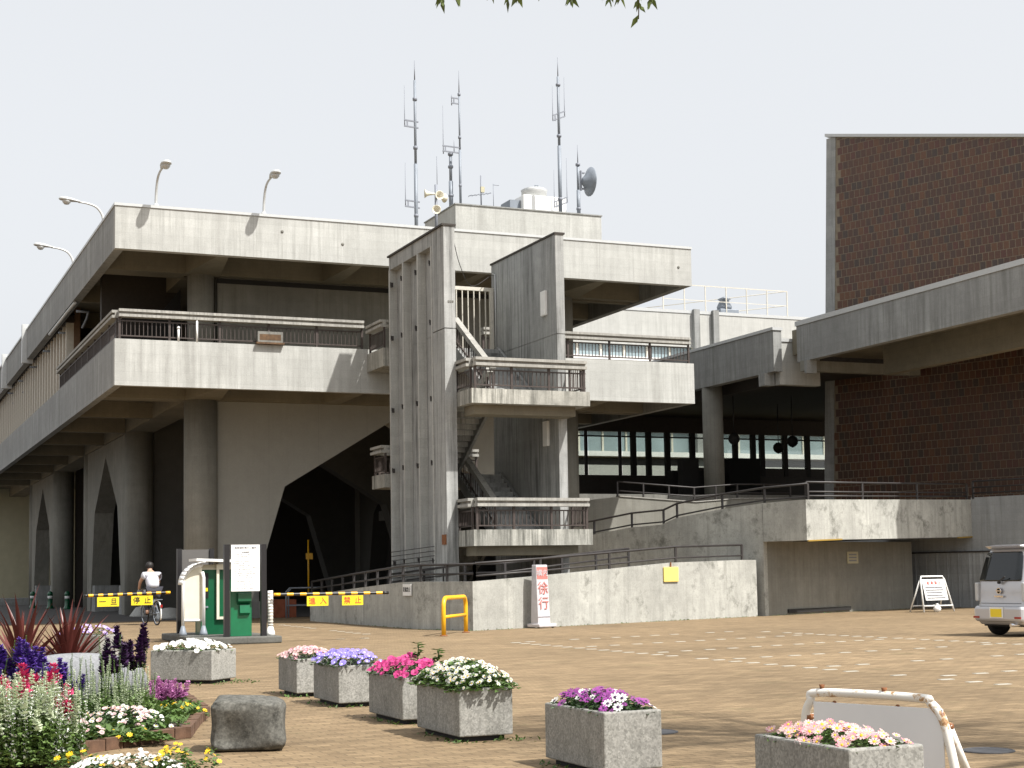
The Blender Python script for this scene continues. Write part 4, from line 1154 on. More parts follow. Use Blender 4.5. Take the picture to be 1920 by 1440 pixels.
MB().hexa([(-.36, -.25, 1.70), (.62, -.25, 1.66), (.62, .65, 1.66), (-.36, .65, 1.70)], [(-.36, -.25, 1.76), (.62, -.25, 1.72), (.62, .65, 1.72), (-.36, .65, 1.76)]).build('roof', M['white'], mg)
MB().tube([(.2, .3, 1.6), (.2, .3, 1.70)], .05, 8).build('roof_support', M['offw'], mg)
hb = empty('hooded_board', (7.34, 35.9, .16), R(4), 'ivory board with rounded hood on white tubular legs', 'board')
arc = [(-.24, 0, 0), (-.24, 0, 1.18)] + [(-.24 + .46 * (1 - math.cos(a)), 0, 1.18 + .42 * math.sin(a)) for a in [i * math.pi / 14 for i in range(1, 8)]]
MB().tube(arc, .035, 10).build('frame', M['white'], hb)
MB().tube([(.22, -.08, 0), (.22, -.08, 1.32), (.2, -.05, 1.45)], .04, 10).build('leg', M['white'], hb)
poly = [(-.23, .36), (.20, .36), (.20, 1.59)] + [(-.23 + .45 * (1 - math.cos(a)), 1.18 + .41 * math.sin(a)) for a in [i * math.pi / 14 for i in range(6, -1, -1)]]
MB().prism(poly, -.01, .03, 'y').build('panel', M['offw'], hb)
MB().tube([(-.24, 0, .34), (.22, 0, .34)], .03, 8).build('cross_bar', M['white'], hb)
for x, y in ((-.24, 0), (.22, -.08)): MB().lathe([(.1, 0), (.09, .05), (.04, .22)], 10, (x, y, 0)).build('foot', M['galv'], hb)
hood = MB(); n = 8
for i in range(n):
    a0, a1 = i * math.pi / 2 / n, (i + 1) * math.pi / 2 / n
    q = [(-.30 + .54 * (1 - math.cos(a)), 1.16 + .51 * math.sin(a)) for a in (a0, a1)]
    hood.add([(q[0][0], -.20, q[0][1]), (q[1][0], -.20, q[1][1]), (q[1][0], .16, q[1][1]), (q[0][0], .16, q[0][1])], [(0, 3, 2, 1)], 0, True)
ho = hood.build('hood', M['white'], hb)
so_ = ho.modifiers.new('thickness', 'SOLIDIFY'); so_.thickness = .015
bb = empty('rear_notice_board', (7.75, 37.6, .16), 0, 'grey backed notice board with black posts behind the ivory board', 'notice board')
for x in (-.40, .38): MB().box(x - .055, x + .055, -.06, .06, 0, 2.02).build('post', M['black'], bb)
MB().box(-.34, .32, -.02, .02, 1.0, 2.0).build('panel', simple('brown_grey_panel', (.10, .095, .09), .6), bb)
def barrier_arm(name, p, q, label, plates, mat, flip):
    t = empty(name, p, 0, label, 'barrier arm', 'striped parking barrier arms')
    d_ = Vector(q) - Vector(p); n_ = 18
    mb = MB()
    for i in range(n_):
        a = d_ * (i / n_); b = d_ * ((i + 1) / n_)
        mb.tube([a, b], .035, 8, m=i % 2, cap=i in (0, n_ - 1))
    mb.build('arm', [M['yellow'], M['black']], t)
    for s, (c1_, c2_) in plates:
        c = d_ * s
        MB().box(c.x - .25, c.x + .25, c.y - .012, c.y + .012, c.z - .27, c.z - .05).build('plate', M['yplate'], t)
        for k, ch in ((-.13, c1_), (.13, c2_)):
            put_text(ch, .17, mat, t, (c.x + k, c.y - .0165, c.z - .165))
    return t
barrier_arm('barrier_arm', (8.82, 34.3, 1.07), (11.53, 34.3, 1.06), 'right striped barrier arm with yellow plates in red characters', ((.375, ('進', '入')), (.68, ('禁', '止'))), M['red'], 1)
barrier_arm('barrier_arm', (7.08, 37.3, 1.14), (5.07, 37.3, 1.10), 'left striped barrier arm with yellow plates in black characters', ((.72, ('一', '旦')), (.33, ('停', '止'))), M['ink'], -1)
# green bollards and pale lumps near the colonnade
for i, (x, y) in enumerate(((9.6, 91), (10.2, 88), (10.75, 85.2))):
    b_ = empty('green_bollard', (x, y, 0), 0, ('leftmost', 'middle', 'rightmost')[i] + ' of three dark green bollards beneath the colonnade', 'bollard', 'green bollards under the colonnade')
    MB().lathe([(.22, 0), (.18, .08), (.13, .2), (.13, .75), (.16, .8), (.10, .92), (0, .96)], 14).build('post', M['green2'], b_)
    MB().lathe([(.135, .55), (.138, .7)], 14).build('band', M['white'], b_)
for i, (x, y) in enumerate(((11.0, 63.6), (11.15, 58.9))):
    o = MB().lathe([(.62, 0), (.6, .08), (.35, .45), (.2, .5), (0, .52)], 10).build('concrete_weight', M['wall'])
    o.location = (x, y, 0); o.scale = (.9, .9, .8)
    tag(o, 'pale concrete weight on the paving to the %s of the cyclist' % ('left' if i == 0 else 'right'), 'concrete weight', 'pale concrete weights')
# yellow posts deep in the undercroft
for i, (x, y, z0) in enumerate(((17.4, 62, .3), (19.0, 51.9, 3.0))):
    o = empty('yellow_pole', (x, y, 0 if i == 0 else 1.2), 0, 'thin yellow pole ' + ('with small sign deep inside the arch' if i == 0 else 'beside the left wall of the stair tower'), 'pole')
    MB().tube([(0, 0, .6), (0, 0, 3.0)], .035, 8).build('pole', M['yellow'], o)
    MB().box(-.02 if i else -.1, .5 if i else .18, -.03, .03, 2.2, 2.28 if i else 2.45).build('arm', M['yellow'], o)
# grey cycle rails
for i, x in enumerate((14.6, 14.9)):
    o = MB().tube([(0, 0, 0), (0, 0, .95), (.12, 0, 1.08), (1.3, 0, 1.08)], .03, 8).tube([(0.03, 0, .45), (1.3, 0, .45)], .022, 8).build('cycle_rail', M['galv'])
    o.location = (x, 55 + i * .8, 0)
    tag(o, 'thin grey hoop rail by the arch opening, %s of the pair' % ('front' if i == 0 else 'rear'), 'rail', 'grey hoop rails')

# ================================================================ VAN
vn = empty('parked_van', (21.75, 25.5, 0), 0, 'silver tall mini van parked with its rear turned to the left', 'van')
LEN, HW = 3.35, .735
def rear_x(z): return .0 if z < .62 else (.02 + (z - .62) * .03 if z < 1.12 else .035 + (z - 1.12) * .30)
def front_x(z): return LEN if z < .7 else (LEN - (z - .7) * .35 if z < 1.0 else LEN - .1 - (z - 1.0) * .95)
def halfw(z): return HW - .02 if z < .3 else (HW if z < 1.05 else HW - (z - 1.05) * .16)
def ring(z, shrink=0.0, rad=.13):
    x0, x1, w_ = rear_x(z) + shrink, front_x(z) - shrink, halfw(z) - shrink
    r_ = max(.02, rad)
    pts = []
    for cx, cy, a0 in ((x1 - r_, w_ - r_, 0), (x0 + r_, w_ - r_, 90), (x0 + r_, -w_ + r_, 180), (x1 - r_, -w_ + r_, 270)):
        for k in range(5):
            a = R(a0 + k * 22.5)
            pts.append((cx + r_ * math.cos(a), cy + r_ * math.sin(a), z))
    return pts
zs = [(.24, .03), (.30, 0), (.45, 0), (.62, 0), (.70, .012), (.9, .012), (1.12, .014), (1.4, .012), (1.65, .014), (1.76, .03), (1.83, .08), (1.865, .18), (1.88, .4)]
vs = []; fs = []
for z, s in zs: vs += ring(z, s)
n = 20
for i in range(len(zs) - 1):
    for j in range(n): fs.append((i * n + j, i * n + (j + 1) % n, (i + 1) * n + (j + 1) % n, (i + 1) * n + j))
fs.append(tuple((len(zs) - 1) * n + j for j in range(n))); fs.append(tuple(range(n))[::-1])
body = MB().add(vs, fs, 0, True).build('body', M['silver'], vn)
def rear_patch(name, mat, zlist, off=.012, rnd_=.0):
    """zlist: (z, y0, y1) rows on the rear face"""
    mb = MB(); vv = []
    for z, a, b in zlist:
        for k in range(7):
            y = a + (b - a) * k / 6
            vv.append((rear_x(z) - off + .09 * max(0, abs(y) / HW - .72) ** 2 * 6, y, z))
    ff = [(i * 7 + k, (i + 1) * 7 + k, (i + 1) * 7 + k + 1, i * 7 + k + 1) for i in range(len(zlist) - 1) for k in range(6)]
    o = mb.add(vv, ff, 0, True).build(name, mat, vn)
    m_ = o.modifiers.new('thickness', 'SOLIDIFY'); m_.thickness = .008; m_.offset = 0
    return o
rear_patch('rear_window', M['dglass'], [(1.13, -.60, .60), (1.16, -.625, .625), (1.4, -.60, .60), (1.62, -.56, .56), (1.70, -.53, .53), (1.73, -.48, .48)], .006)
rear_patch('tailgate_seam', M['ink'], [(.672, -.62, .62), (.680, -.62, .62)], .004)
MB().box(-.08, .3, -.715, .715, .30, .62).build('bumper', M['silver'], vn, bevel=.06)
MB().hexa([(.26, -.56, 1.80), (.26, .56, 1.80), (.5, .6, 1.84), (.5, -.6, 1.84)], [(.12, -.52, 1.85), (.12, .52, 1.85), (.5, .6, 1.885), (.5, -.6, 1.885)]).build('roof_spoiler', M['silver'], vn, bevel=.01)
for s in (-1, 1):
    MB().box(-.09, -.07, s * .62 - .09, s * .62 + .09, .37, .41).build('reflector', M['lampr'], vn)
    MB().box(.0, .16, s * .70 - .045, s * .70 + .045, .72, 1.10).build('tail_lamp', M['flash'], vn, bevel=.02)
MB().box(-.095, -.082, -.20, .20, .38, .60).build('plate_recess', M['white'], vn)
MB().box(-.105, -.096, -.165, .165, .40, .565).build('number_plate', M['yplate'], vn)
MB().lathe([(.065, -.01), (.065, .01), (.05, .01), (.05, -.01)], 18, (.0, 0, .93), 'x').box(-.012, .008, -.085, .085, .92, .94).build('emblem', M['chrome'], vn)
MB().box(-.015, .01, -.13, .13, .80, .835).build('tailgate_handle', M['chrome'], vn)
MB().bar((-.03, -.02, 1.10), (-.02, -.22, 1.22), .02, .03).lathe([(.03, -.03), (.03, .02)], 10, (-.0, -.02, 1.10), 'x').build('rear_wiper', M['black'], vn)
MB().tube([(-.12, -.45, .24), (.3, -.45, .24)], .035, 12).build('exhaust_pipe', M['chrome'], vn)
MB().box(.15, 3.2, -.66, .66, .20, .3).build('underbody', M['rubber'], vn)
for s in (-1, 1):
    sw = MB()
    for x0, x1 in ((.62, 1.55), (1.6, 2.35)):
        sw.hexa([(x0, s * (halfw(1.13) + .002), 1.13), (x1, s * (halfw(1.13) + .002), 1.13), (x1, s * (halfw(1.13) - .01), 1.13), (x0, s * (halfw(1.13) - .01), 1.13)],
                [(x0 + .03, s * (halfw(1.66) + .002), 1.66), (x1 - .03, s * (halfw(1.66) + .002), 1.66), (x1 - .03, s * (halfw(1.66) - .01), 1.66), (x0 + .03, s * (halfw(1.66) - .01), 1.66)])
        sw.build('side_window', M['dglass'], vn); sw = MB()
    for x in (.52, 2.85):
        wl = bpy.data.objects.new('wheel', None); COL.objects.link(wl); wl.parent = vn; wl.location = (x, s * .64, .285); wl.empty_display_size = .1
        MB().lathe([(.17, -.075), (.26, -.08), (.285, -.05), (.285, .05), (.26, .08), (.17, .075)], 28, (0, 0, 0), 'y').build('tyre', M['rubber'], wl)
        MB().lathe([(.0, .05), (.06, .055), (.08, .02), (.16, .04), (.175, .07), (.175, -.07), (.10, -.05), (.04, -.06), (.0, -.06)], 20, (0, 0, 0), 'y').build('rim', M['galv'], wl)
MB().tube([(2.4, .5, 1.85), (2.75, .55, 2.55)], .008, 5).build('roof_aerial', M['black'], vn)

# ================================================================ CYCLIST
bk = empty('bicycle', (9.1, 51.2, 0), R(90 + 8), 'silver city bicycle ridden away past the barrier', 'bicycle')
bk.scale = (1.14,) * 3
def wheel(x):
    wl = bpy.data.objects.new('wheel', None); COL.objects.link(wl); wl.parent = bk; wl.location = (x, 0, .34); wl.empty_display_size = .1
    MB().tube([(.33 * math.cos(a), 0, .33 * math.sin(a)) for a in [2 * math.pi * i / 32 for i in range(32)]], .02, 8, closed=True).build('tyre', M['rubber'], wl)
    MB().tube([(.305 * math.cos(a), 0, .305 * math.sin(a)) for a in [2 * math.pi * i / 32 for i in range(32)]], .011, 6, closed=True).build('rim', M['galv'], wl)
    sp = MB()
    for i in range(14):
        a = 2 * math.pi * i / 14
        sp.tube([(0, 0, 0), (.30 * math.cos(a), 0, .30 * math.sin(a))], .003, 3, cap=False)
    sp.lathe([(.025, -.05), (.025, .05)], 10, (0, 0, 0), 'y')
    sp.build('spokes', M['galv'], wl, kind='stuff')
wheel(-.52); wheel(.55)
F = lambda *p: MB().tube(p, .017, 8)
fr = MB()
for p, q in (((-.52, 0, .34), (-.08, 0, .30)), ((-.08, 0, .30), (-.22, 0, .86)), ((-.52, .05, .34), (-.20, .02, .72)), ((-.52, -.05, .34), (-.20, -.02, .72)), ((-.08, 0, .30), (.40, 0, .72)), ((.38, 0, .92), (.44, 0, .62)), ((.44, .05, .64), (.55, .05, .34)), ((.44, -.05, .64), (.55, -.05, .34)), ((-.2, 0, .5), (.41, 0, .76))):
    fr.tube([p, q], .018, 8)
fr.build('frame', M['galv'], bk)
MB().tube([(.30, .28, 1.0), (.36, .22, 1.03), (.38, 0, .98), (.36, -.22, 1.03), (.30, -.28, 1.0)], .014, 8).build('handlebar', M['chrome'], bk)
MB().hexa([(-.34, -.08, .88), (-.08, -.03, .88), (-.08, .03, .88), (-.34, .08, .88)], [(-.36, -.1, .95), (-.06, -.03, .93), (-.06, .03, .93), (-.36, .1, .95)]).build('saddle', M['black'], bk, bevel=.02)
for x, a0, a1 in ((-.52, 60, 215), (.55, 20, 150)):
    MB().tube([(x + .365 * math.cos(R(a)), 0, .34 + .365 * math.sin(R(a))) for a in range(a0, a1, 10)], .022, 6).build('mudguard', M['white'], bk)
MB().box(.48, .78, -.17, .17, .72, .98).build('basket', M['galv'], bk)
MB().box(-.80, -.36, -.07, .07, .715, .73).build('rear_rack', M['galv'], bk)
MB().box(-.91, -.885, -.03, .03, .5, .58).build('reflector', M['lampr'], bk)
pr = empty('person', (9.1, 51.2, 0), R(90 + 8), 'person in pale shirt and dark trousers riding a bicycle away', 'person')
pr.scale = (1.14,) * 3
def skin_body(name, verts, edges, radii, mat, parent, root=0, sub=2):
    me = bpy.data.meshes.new(name)
    me.from_pydata(verts, edges, []); me.materials.append(mat)
    o = bpy.data.objects.new(name, me); COL.objects.link(o); o.parent = parent
    sk = o.modifiers.new('skin', 'SKIN'); sk.use_smooth_shade = True
    lay = me.skin_vertices[0].data if len(me.skin_vertices) else None
    if lay is None:
        import bmesh
        bm = bmesh.new(); bm.from_mesh(me); bm.verts.layers.skin.verify(); bm.to_mesh(me); bm.free()
        lay = me.skin_vertices[0].data
    for i, r_ in enumerate(radii):
        lay[i].radius = r_ if isinstance(r_, tuple) else (r_, r_)
        lay[i].use_root = (i == root)
    if sub:
        s_ = o.modifiers.new('sub', 'SUBSURF'); s_.levels = sub; s_.render_levels = sub
    return o
v = [(-.2, 0, 1.0), (-.14, 0, 1.18), (-.02, 0, 1.36), (.06, 0, 1.47), (.11, 0, 1.55), (.15, 0, 1.64), (.17, 0, 1.74),
     (.02, .19, 1.42), (.16, .27, 1.22), (.28, .26, 1.05), (.34, .25, 1.02), (.02, -.19, 1.42), (.16, -.27, 1.22), (.28, -.26, 1.05), (.34, -.25, 1.02),
     (-.17, .10, .96), (.12, .12, .74), (-.02, .11, .36), (.08, .11, .31), (-.17, -.10, .96), (.18, -.12, .90), (.02, -.11, .52), (.12, -.11, .47)]
e = [(0, 1), (1, 2), (2, 3), (3, 4), (4, 5), (5, 6), (3, 7), (7, 8), (8, 9), (9, 10), (3, 11), (11, 12), (12, 13), (13, 14), (0, 15), (15, 16), (16, 17), (17, 18), (0, 19), (19, 20), (20, 21), (21, 22)]
rad = [.12, .10, .11, .07, .052, .085, .06, .07, .05, .04, .035, .07, .05, .04, .035, .095, .07, .05, .04, .095, .07, .05, .04]
skin_body('body', v, e, rad, M['skin'], pr)
vs_ = [(-.19, 0, 1.0), (-.14, 0, 1.18), (-.02, 0, 1.36), (.05, 0, 1.47), (.02, .19, 1.42), (.10, .235, 1.31), (.02, -.19, 1.42), (.10, -.235, 1.31)]
skin_body('shirt', vs_, [(0, 1), (1, 2), (2, 3), (3, 4), (4, 5), (3, 6), (6, 7)], [(.20, .20), (.19, .19), (.21, .21), .17, .125, .095, .125, .095], M['shirt'], pr)
vt = [(-.2, 0, .99), (-.17, .10, .95), (.12, .12, .74), (-.02, .11, .40), (-.17, -.10, .95), (.18, -.12, .90), (.02, -.11, .56)]
skin_body('trousers', vt, [(0, 1), (1, 2), (2, 3), (0, 4), (4, 5), (5, 6)], [.17, .115, .088, .07, .115, .088, .07], M['trouser'], pr)
MB().lathe([(0, -.115)] + [(.115 * math.sin(t * math.pi / 8), -.115 * math.cos(t * math.pi / 8)) for t in range(1, 8)] + [(0, .115)], 14, (.145, 0, 1.69)).build('hair', M['hair'], pr)
for s in (-1, 1):
    MB().box(-.06 + .05, .2, s * .11 - .045, s * .11 + .045, (.28 if s > 0 else .44), (.36 if s > 0 else .52)).build('shoe', M['black'], pr, bevel=.02)

# ================================================================ FLOWERS: shared blossom meshes
def petal_ring(n, r_in, r_out, lift, mat=0, width=.9, mb=None, z=0.0, tip=.5):
    mb = mb or MB()
    for i in range(n):
        a = 2 * math.pi * i / n
        w_ = math.pi / n * width
        def pt(r, b, h): return (r * math.cos(b), r * math.sin(b), h)
        mb.add([pt(r_in, a, z), pt(r_out * .72, a - w_, z + lift * .7), pt(r_out, a - w_ * tip, z + lift), pt(r_out, a + w_ * tip, z + lift), pt(r_out * .72, a + w_, z + lift * .7)], [(0, 1, 2, 3, 4)], mat)
    return mb
def disc(mb, r, z, mat, n=6, dome=.3):
    vs = [(r * math.cos(2 * math.pi * i / n), r * math.sin(2 * math.pi * i / n), z) for i in range(n)] + [(0, 0, z + r * dome)]
    return mb.add(vs, [(i, (i + 1) % n, n) for i in range(n)], mat)
def petunia(name, m_, mc, r=.037):
    mb = petal_ring(5, r * .12, r, r * .35, 0, 1.08, None, 0, .62)
    disc(mb, r * .28, r * .10, 1, 6, -.5)
    return mb.mesh(name, [m_, mc])
def daisy(name, m_, mc, r=.03, n=9):
    mb = petal_ring(n, r * .15, r, r * .12, 0, .85)
    disc(mb, r * .33, r * .08, 1, 6, .5)
    return mb.mesh(name, [m_, mc])
FL = dict(
    white_pet=petunia('blossom', M['p_white'], M['p_gw'], .040), magenta=petunia('blossom', M['p_mag'], M['p_magd'], .040), violet=petunia('blossom', M['p_vio'], M['p_white'], .036),
    lilac=petunia('blossom', M['p_lil'], M['p_white'], .042), pink=petunia('blossom', M['p_pinkw'], M['p_pink'], .030), pink2=petunia('blossom', M['p_pink'], M['p_white'], .03),
    daisy=daisy('blossom', M['p_white'], M['p_yel'], .0215), alys=petunia('blossom', M['p_white'], M['p_white'], .017), purple=daisy('blossom', M['p_pur'], M['p_dsal'], .035), osteow=daisy('blossom', M['p_white'], M['p_dsal'], .035),
    pinkd=daisy('blossom', M['p_pinkw'], M['p_yel'], .028), pinkd2=daisy('blossom', M['p_pink'], M['p_yel'], .028), yellow=daisy('blossom', M['p_yel'], M['p_yel'], .024, 7), rose=daisy('blossom', M['p_rose'], M['p_rose'], .03, 7))

def leaves(mb, pts, size, rs, m=0, upright=.5):
    """each pt gets one folded leaf blade"""
    for p in pts:
        a = rs.uniform(0, 2 * math.pi); L_ = size * rs.uniform(.6, 1.3); w_ = L_ * rs.uniform(.22, .38)
        el = rs.uniform(-.2, 1.2) * upright
        d_ = Vector((math.cos(a) * math.cos(el), math.sin(a) * math.cos(el), math.sin(el)))
        s_ = Vector((-math.sin(a), math.cos(a), rs.uniform(-.4, .4))).normalized()
        n_ = d_.cross(s_)
        p = Vector(p)
        mb.add([p, p + d_ * L_ * .45 + s_ * w_ + n_ * w_ * .3, p + d_ * L_ - n_ * L_ * .12, p + d_ * L_ * .45 - s_ * w_ + n_ * w_ * .3], [(0, 1, 2), (0, 2, 3)], m)

def flower_mound(name, label, cat, loc, rz, ax, ay, h, kinds, n, leafm, seed, leafn=500, leafs=.05, low=.0, group='flowers in the concrete planters', tilt=.5, power=2.2, face=None, cover=1.0):
    """a dome of foliage set with blossoms; ax, ay half sizes"""
    rs = random.Random(seed)
    t = empty(name, loc, rz, label, cat, group)
    def dome(x, y): return max(0.0, 1 - abs(x / ax) ** power) ** .5 * max(0.0, 1 - abs(y / ay) ** power) ** .5
    pts = []
    for _ in range(leafn):
        x, y = rs.uniform(-ax, ax), rs.uniform(-ay, ay)
        pts.append((x, y, low + h * dome(x, y) * rs.uniform(.15, 1.0) - .01))
    mb = MB(); leaves(mb, pts, leafs, rs)
    mb.build('foliage', leafm, t)
    for _ in range(n):
        for _k in range(20):
            x, y = rs.uniform(-ax, ax), rs.uniform(-ay, ay)
            if rs.random() < cover + .2 * math.sin(9 * x + seed) + .2 * math.sin(8 * y): break
        z = low + h * dome(x, y) * (.86 + .30 * mnoise.noise(Vector((x * 6, y * 6, seed))) + rs.gauss(0, .05))
        if mnoise.noise(Vector((x * 5 + 9, y * 5, seed * 3))) > .28 and rs.random() < .8: continue
        nrm = Vector((x / ax * tilt * 1.3 + rs.gauss(0, .25) - .25, y / ay * tilt * .6 + rs.gauss(0, .25) - .45, 1.0)).normalized()
        q = nrm.to_track_quat('Z', 'Y') @ Euler((0, 0, rs.uniform(0, 6.28))).to_quaternion()
        s_ = rs.uniform(.62, 1.22)
        me = FL[rs.choice(kinds)]
        o = inst('blossom', me, t)
        o.matrix_local = Matrix.Translation((x, y, z + rs.uniform(.0, .03))) @ q.to_matrix().to_4x4() @ Matrix.Scale(s_, 4)
    return t

# ================================================================ PLANTERS
def planter(x, y, sx, sy, rz, label, h=.455):
    """x, y = corner nearest the camera; extends +x and +y in its own frame"""
    t = empty('concrete_planter', (x, y, 0), rz, label, 'planter', 'concrete planters on the forecourt')
    th = .055; z0 = .045
    mb = MB()
    o_ = [(0, 0), (sx, 0), (sx, sy), (0, sy)]; i_ = [(th, th), (sx - th, th), (sx - th, sy - th), (th, sy - th)]
    vs = [(*p, z0) for p in o_] + [(*p, h) for p in o_] + [(*p, h) for p in i_] + [(*p, h - .14) for p in i_]
    fs = [(0, 3, 2, 1)] + [(k, (k + 1) % 4, 4 + (k + 1) % 4, 4 + k) for k in range(4)] + [(4 + k, 4 + (k + 1) % 4, 8 + (k + 1) % 4, 8 + k) for k in range(4)] + [(8 + k, 8 + (k + 1) % 4, 12 + (k + 1) % 4, 12 + k) for k in range(4)]
    mb.add(vs, fs).build('tub', M['planter'], t, bevel=.012)
    MB().box(.06, sx - .06, .06, sy - .06, 0, z0 + .01).build('recessed_foot', M['rubber'], t)
    MB().box(th - .004, sx - th + .004, th - .004, sy - th + .004, h - .12, h - .05).build('soil', M['soil'], t)
    return t
def filled(x, y, sx, sy, rz, plabel, flabel, cat, kinds, n, leafm, seed, h=.455, fh=.14, over=.03, **k):
    planter(x, y, sx, sy, rz, plabel, h)
    c = Vector((sx / 2, sy / 2, 0)); c.rotate(Euler((0, 0, rz)))
    return flower_mound(k.pop('name', 'flowering_plant'), flabel, cat, (x + c.x, y + c.y, h - .06), rz, sx / 2 + over, sy / 2 + over, fh, kinds, n, leafm, seed, low=.04, **k)
filled(4.86, 9.80, .46, 1.0, 0, 'speckled planter with purple and white flowers, middle of the front edge', 'purple and white daisy flowers in the planter at the front edge', 'flowers', ('purple', 'purple', 'purple', 'purple', 'osteow'), 105, M['leafd'], 11, fh=.13, over=-.02, leafn=900)
filled(4.83, 12.51, .50, 1.08, 0, 'speckled planter holding the white daisy dome', 'dome of white daisies over bright green leaves', 'flowers', ('daisy',), 295, M['leaf'], 12, fh=.25, over=.05, leafn=2400, leafs=.06, tilt=.9, power=2.0)
filled(4.93, 14.28, .50, 1.05, 0, 'speckled planter holding magenta petunias', 'magenta petunias in the planter behind the white daisies', 'flowers', ('magenta',), 130, M['leafd'], 13, fh=.17, over=.04, leafn=700)
filled(4.98, 16.56, .50, 1.0, 0, 'speckled planter holding violet blue flowers', 'violet blue petunias in the planter behind the magenta ones', 'flowers', ('violet',), 150, M['leafd'], 14, fh=.16, over=.04, leafn=600)
filled(4.98, 18.3, .50, .85, 0, 'smaller looking planter at the back end of the row with pale pink flowers', 'pale pink flowers in the rearmost planter of the row', 'flowers', ('pink', 'pink', 'pink2'), 105, M['leafd'], 15, fh=.13, over=.02, leafn=400)
filled(4.62, 21.35, .66, .98, R(47), 'planter standing alone with white petunias before the green machines', 'white petunias in the lone planter before the green machines', 'flowers', ('white_pet',), 105, M['leaf'], 16, fh=.14, over=.0, leafn=500)
filled(4.97, 7.07, .50, .95, 0, 'nearest planter at the bottom right with pale pink daisies', 'pale pink daisies in the nearest planter before the sign stand', 'flowers', ('pinkd', 'pinkd', 'pinkd2'), 170, M['leaf'], 17, fh=.085, over=-.02, leafn=1100, leafs=.04)
filled(4.22, 28.9, .6, .95, R(40), 'distant planter half hidden behind the red leaved plants', 'lilac petunias in the distant planter behind the red leaved plants', 'flowers', ('lilac',), 70, M['leafd'], 18, fh=.17, over=.02, leafn=300)
# weed sprigs in the magenta planter
wd = empty('weed_sprig', (5.25, 14.75, .45), 0, 'two green weed sprigs rising from the magenta planter', 'weed')
for dx, dy, hh in ((0, 0, .30), (.13, -.22, .24)):
    mb = MB().tube([(dx, dy, 0), (dx + .02, dy, hh)], .005, 4)
    rs = random.Random(5)
    leaves(mb, [(dx + .01, dy, hh * k / 14) for k in range(4, 15) for _ in (0, 1, 2)], .07, rs)
    mb.build('sprig', M['leaf'], wd)

# ================================================================ STONES
def rock(name, loc, sx, sy, sz, seed, mat, label, cat, square=.45, n=20, rough=.05, rz=0.0, z0=0.0, hollow=None):
    rs = random.Random(seed); mb = MB()
    ph_ = [rs.uniform(0, 6) for _ in range(6)]
    vs = []; m_ = 24
    for i in range(m_ + 1):
        el = -math.pi / 2 + math.pi * i / m_
        for j in range(n):
            az = 2 * math.pi * j / n
            def se(c, p): return math.copysign(abs(c) ** p, c)
            x = se(math.cos(el), square) * se(math.cos(az), square); y = se(math.cos(el), square) * se(math.sin(az), square); z = se(math.sin(el), square)
            k = 1 + rough * (math.sin(3 * x + ph_[0] + 2 * z) + math.sin(4 * y + ph_[1]) * .7 + math.sin(5 * z + ph_[2] + 3 * x) * .6)
            if hollow:
                dx, dz = x - hollow[0], z - hollow[1]
                if y < -.5: 
                    g_ = math.exp(-((dx / .45) ** 2 + (dz / .55) ** 2)); y += .38 * g_
            q_ = Vector((x, y, z))
            k += rough * 1.6 * (mnoise.fractal(q_ * 1.7 + Vector((seed, 0, 0)), 1.0, 2.0, 4)) + rough * .5 * mnoise.fractal(q_ * 6, .8, 2.0, 3)
            vs.append((x * sx * k, y * sy * k, max(-.01, (z * .5 + .5) * sz * k)))
    fs = [(i * n + j, i * n + (j + 1) % n, (i + 1) * n + (j + 1) % n, (i + 1) * n + j) for i in range(m_) for j in range(n)]
    o = mb.add(vs, fs, 0, True).build(name, mat)
    o.location = (*loc, z0); o.rotation_euler = (0, 0, rz)
    s_ = o.modifiers.new('sub', 'SUBSURF'); s_.levels = 1; s_.render_levels = 2
    return tag(o, label, cat)
rock('stone_block', (3.12, 13.0), .31, .28, .43, 4, M['stone'], 'dark weathered stone block standing on the paving beside the flower bed', 'stone', .30, 56, .035, R(-14), 0, (-.38, -.35))
rock('carved_boulder', (2.38, 17.9), .76, .26, .64, 9, M['boulder'], 'pale smooth rounded stone half hidden behind salvia flowers', 'stone', .95, 36, .008, R(-8))

# ================================================================ FLOWER BED
bed = empty('flower_bed', (1.7, 16, 0), 0, 'flower bed edged with brown bricks at the left', 'flower bed')
edge = [(3.75, 19.2), (3.47, 16.36), (3.18, 15.45), (2.85, 14.25), (1.75, 13.35), (.3, 12.35)]
MB().prism([(p[0] - .06, p[1] + .03) for p in edge[::-1]] + [(-1.5, 12.0), (-1.5, 22), (3.6, 22)][::1], .0, .07).build('soil', M['soil'], bed, True)
bm_ = MB().box(-.105, .105, -.05, .05, 0, .10).mesh('brick', M['ebrick'])
re_ = random.Random(21)
for a, b in zip(edge, edge[1:]):
    a = Vector((*a, 0)); b = Vector((*b, 0)); L_ = (b - a).length; k = int(L_ / .222)
    ang = math.atan2(b.y - a.y, b.x - a.x)
    for i in range(k + 1):
        p = a.lerp(b, min(1, (i + .5) * .222 / L_))
        inst('brick', bm_, bed, (p.x - 1.7, p.y - 16, re_.uniform(-.012, .006)), (re_.uniform(-.03, .03), re_.uniform(-.03, .03), ang + re_.uniform(-.03, .03)))
def az(px, depth):
    """ground point seen in picture column px at the given distance"""
    a = yaw + math.atan((px - 960) / 2910)
    return (math.sin(a) * depth, math.cos(a) * depth)

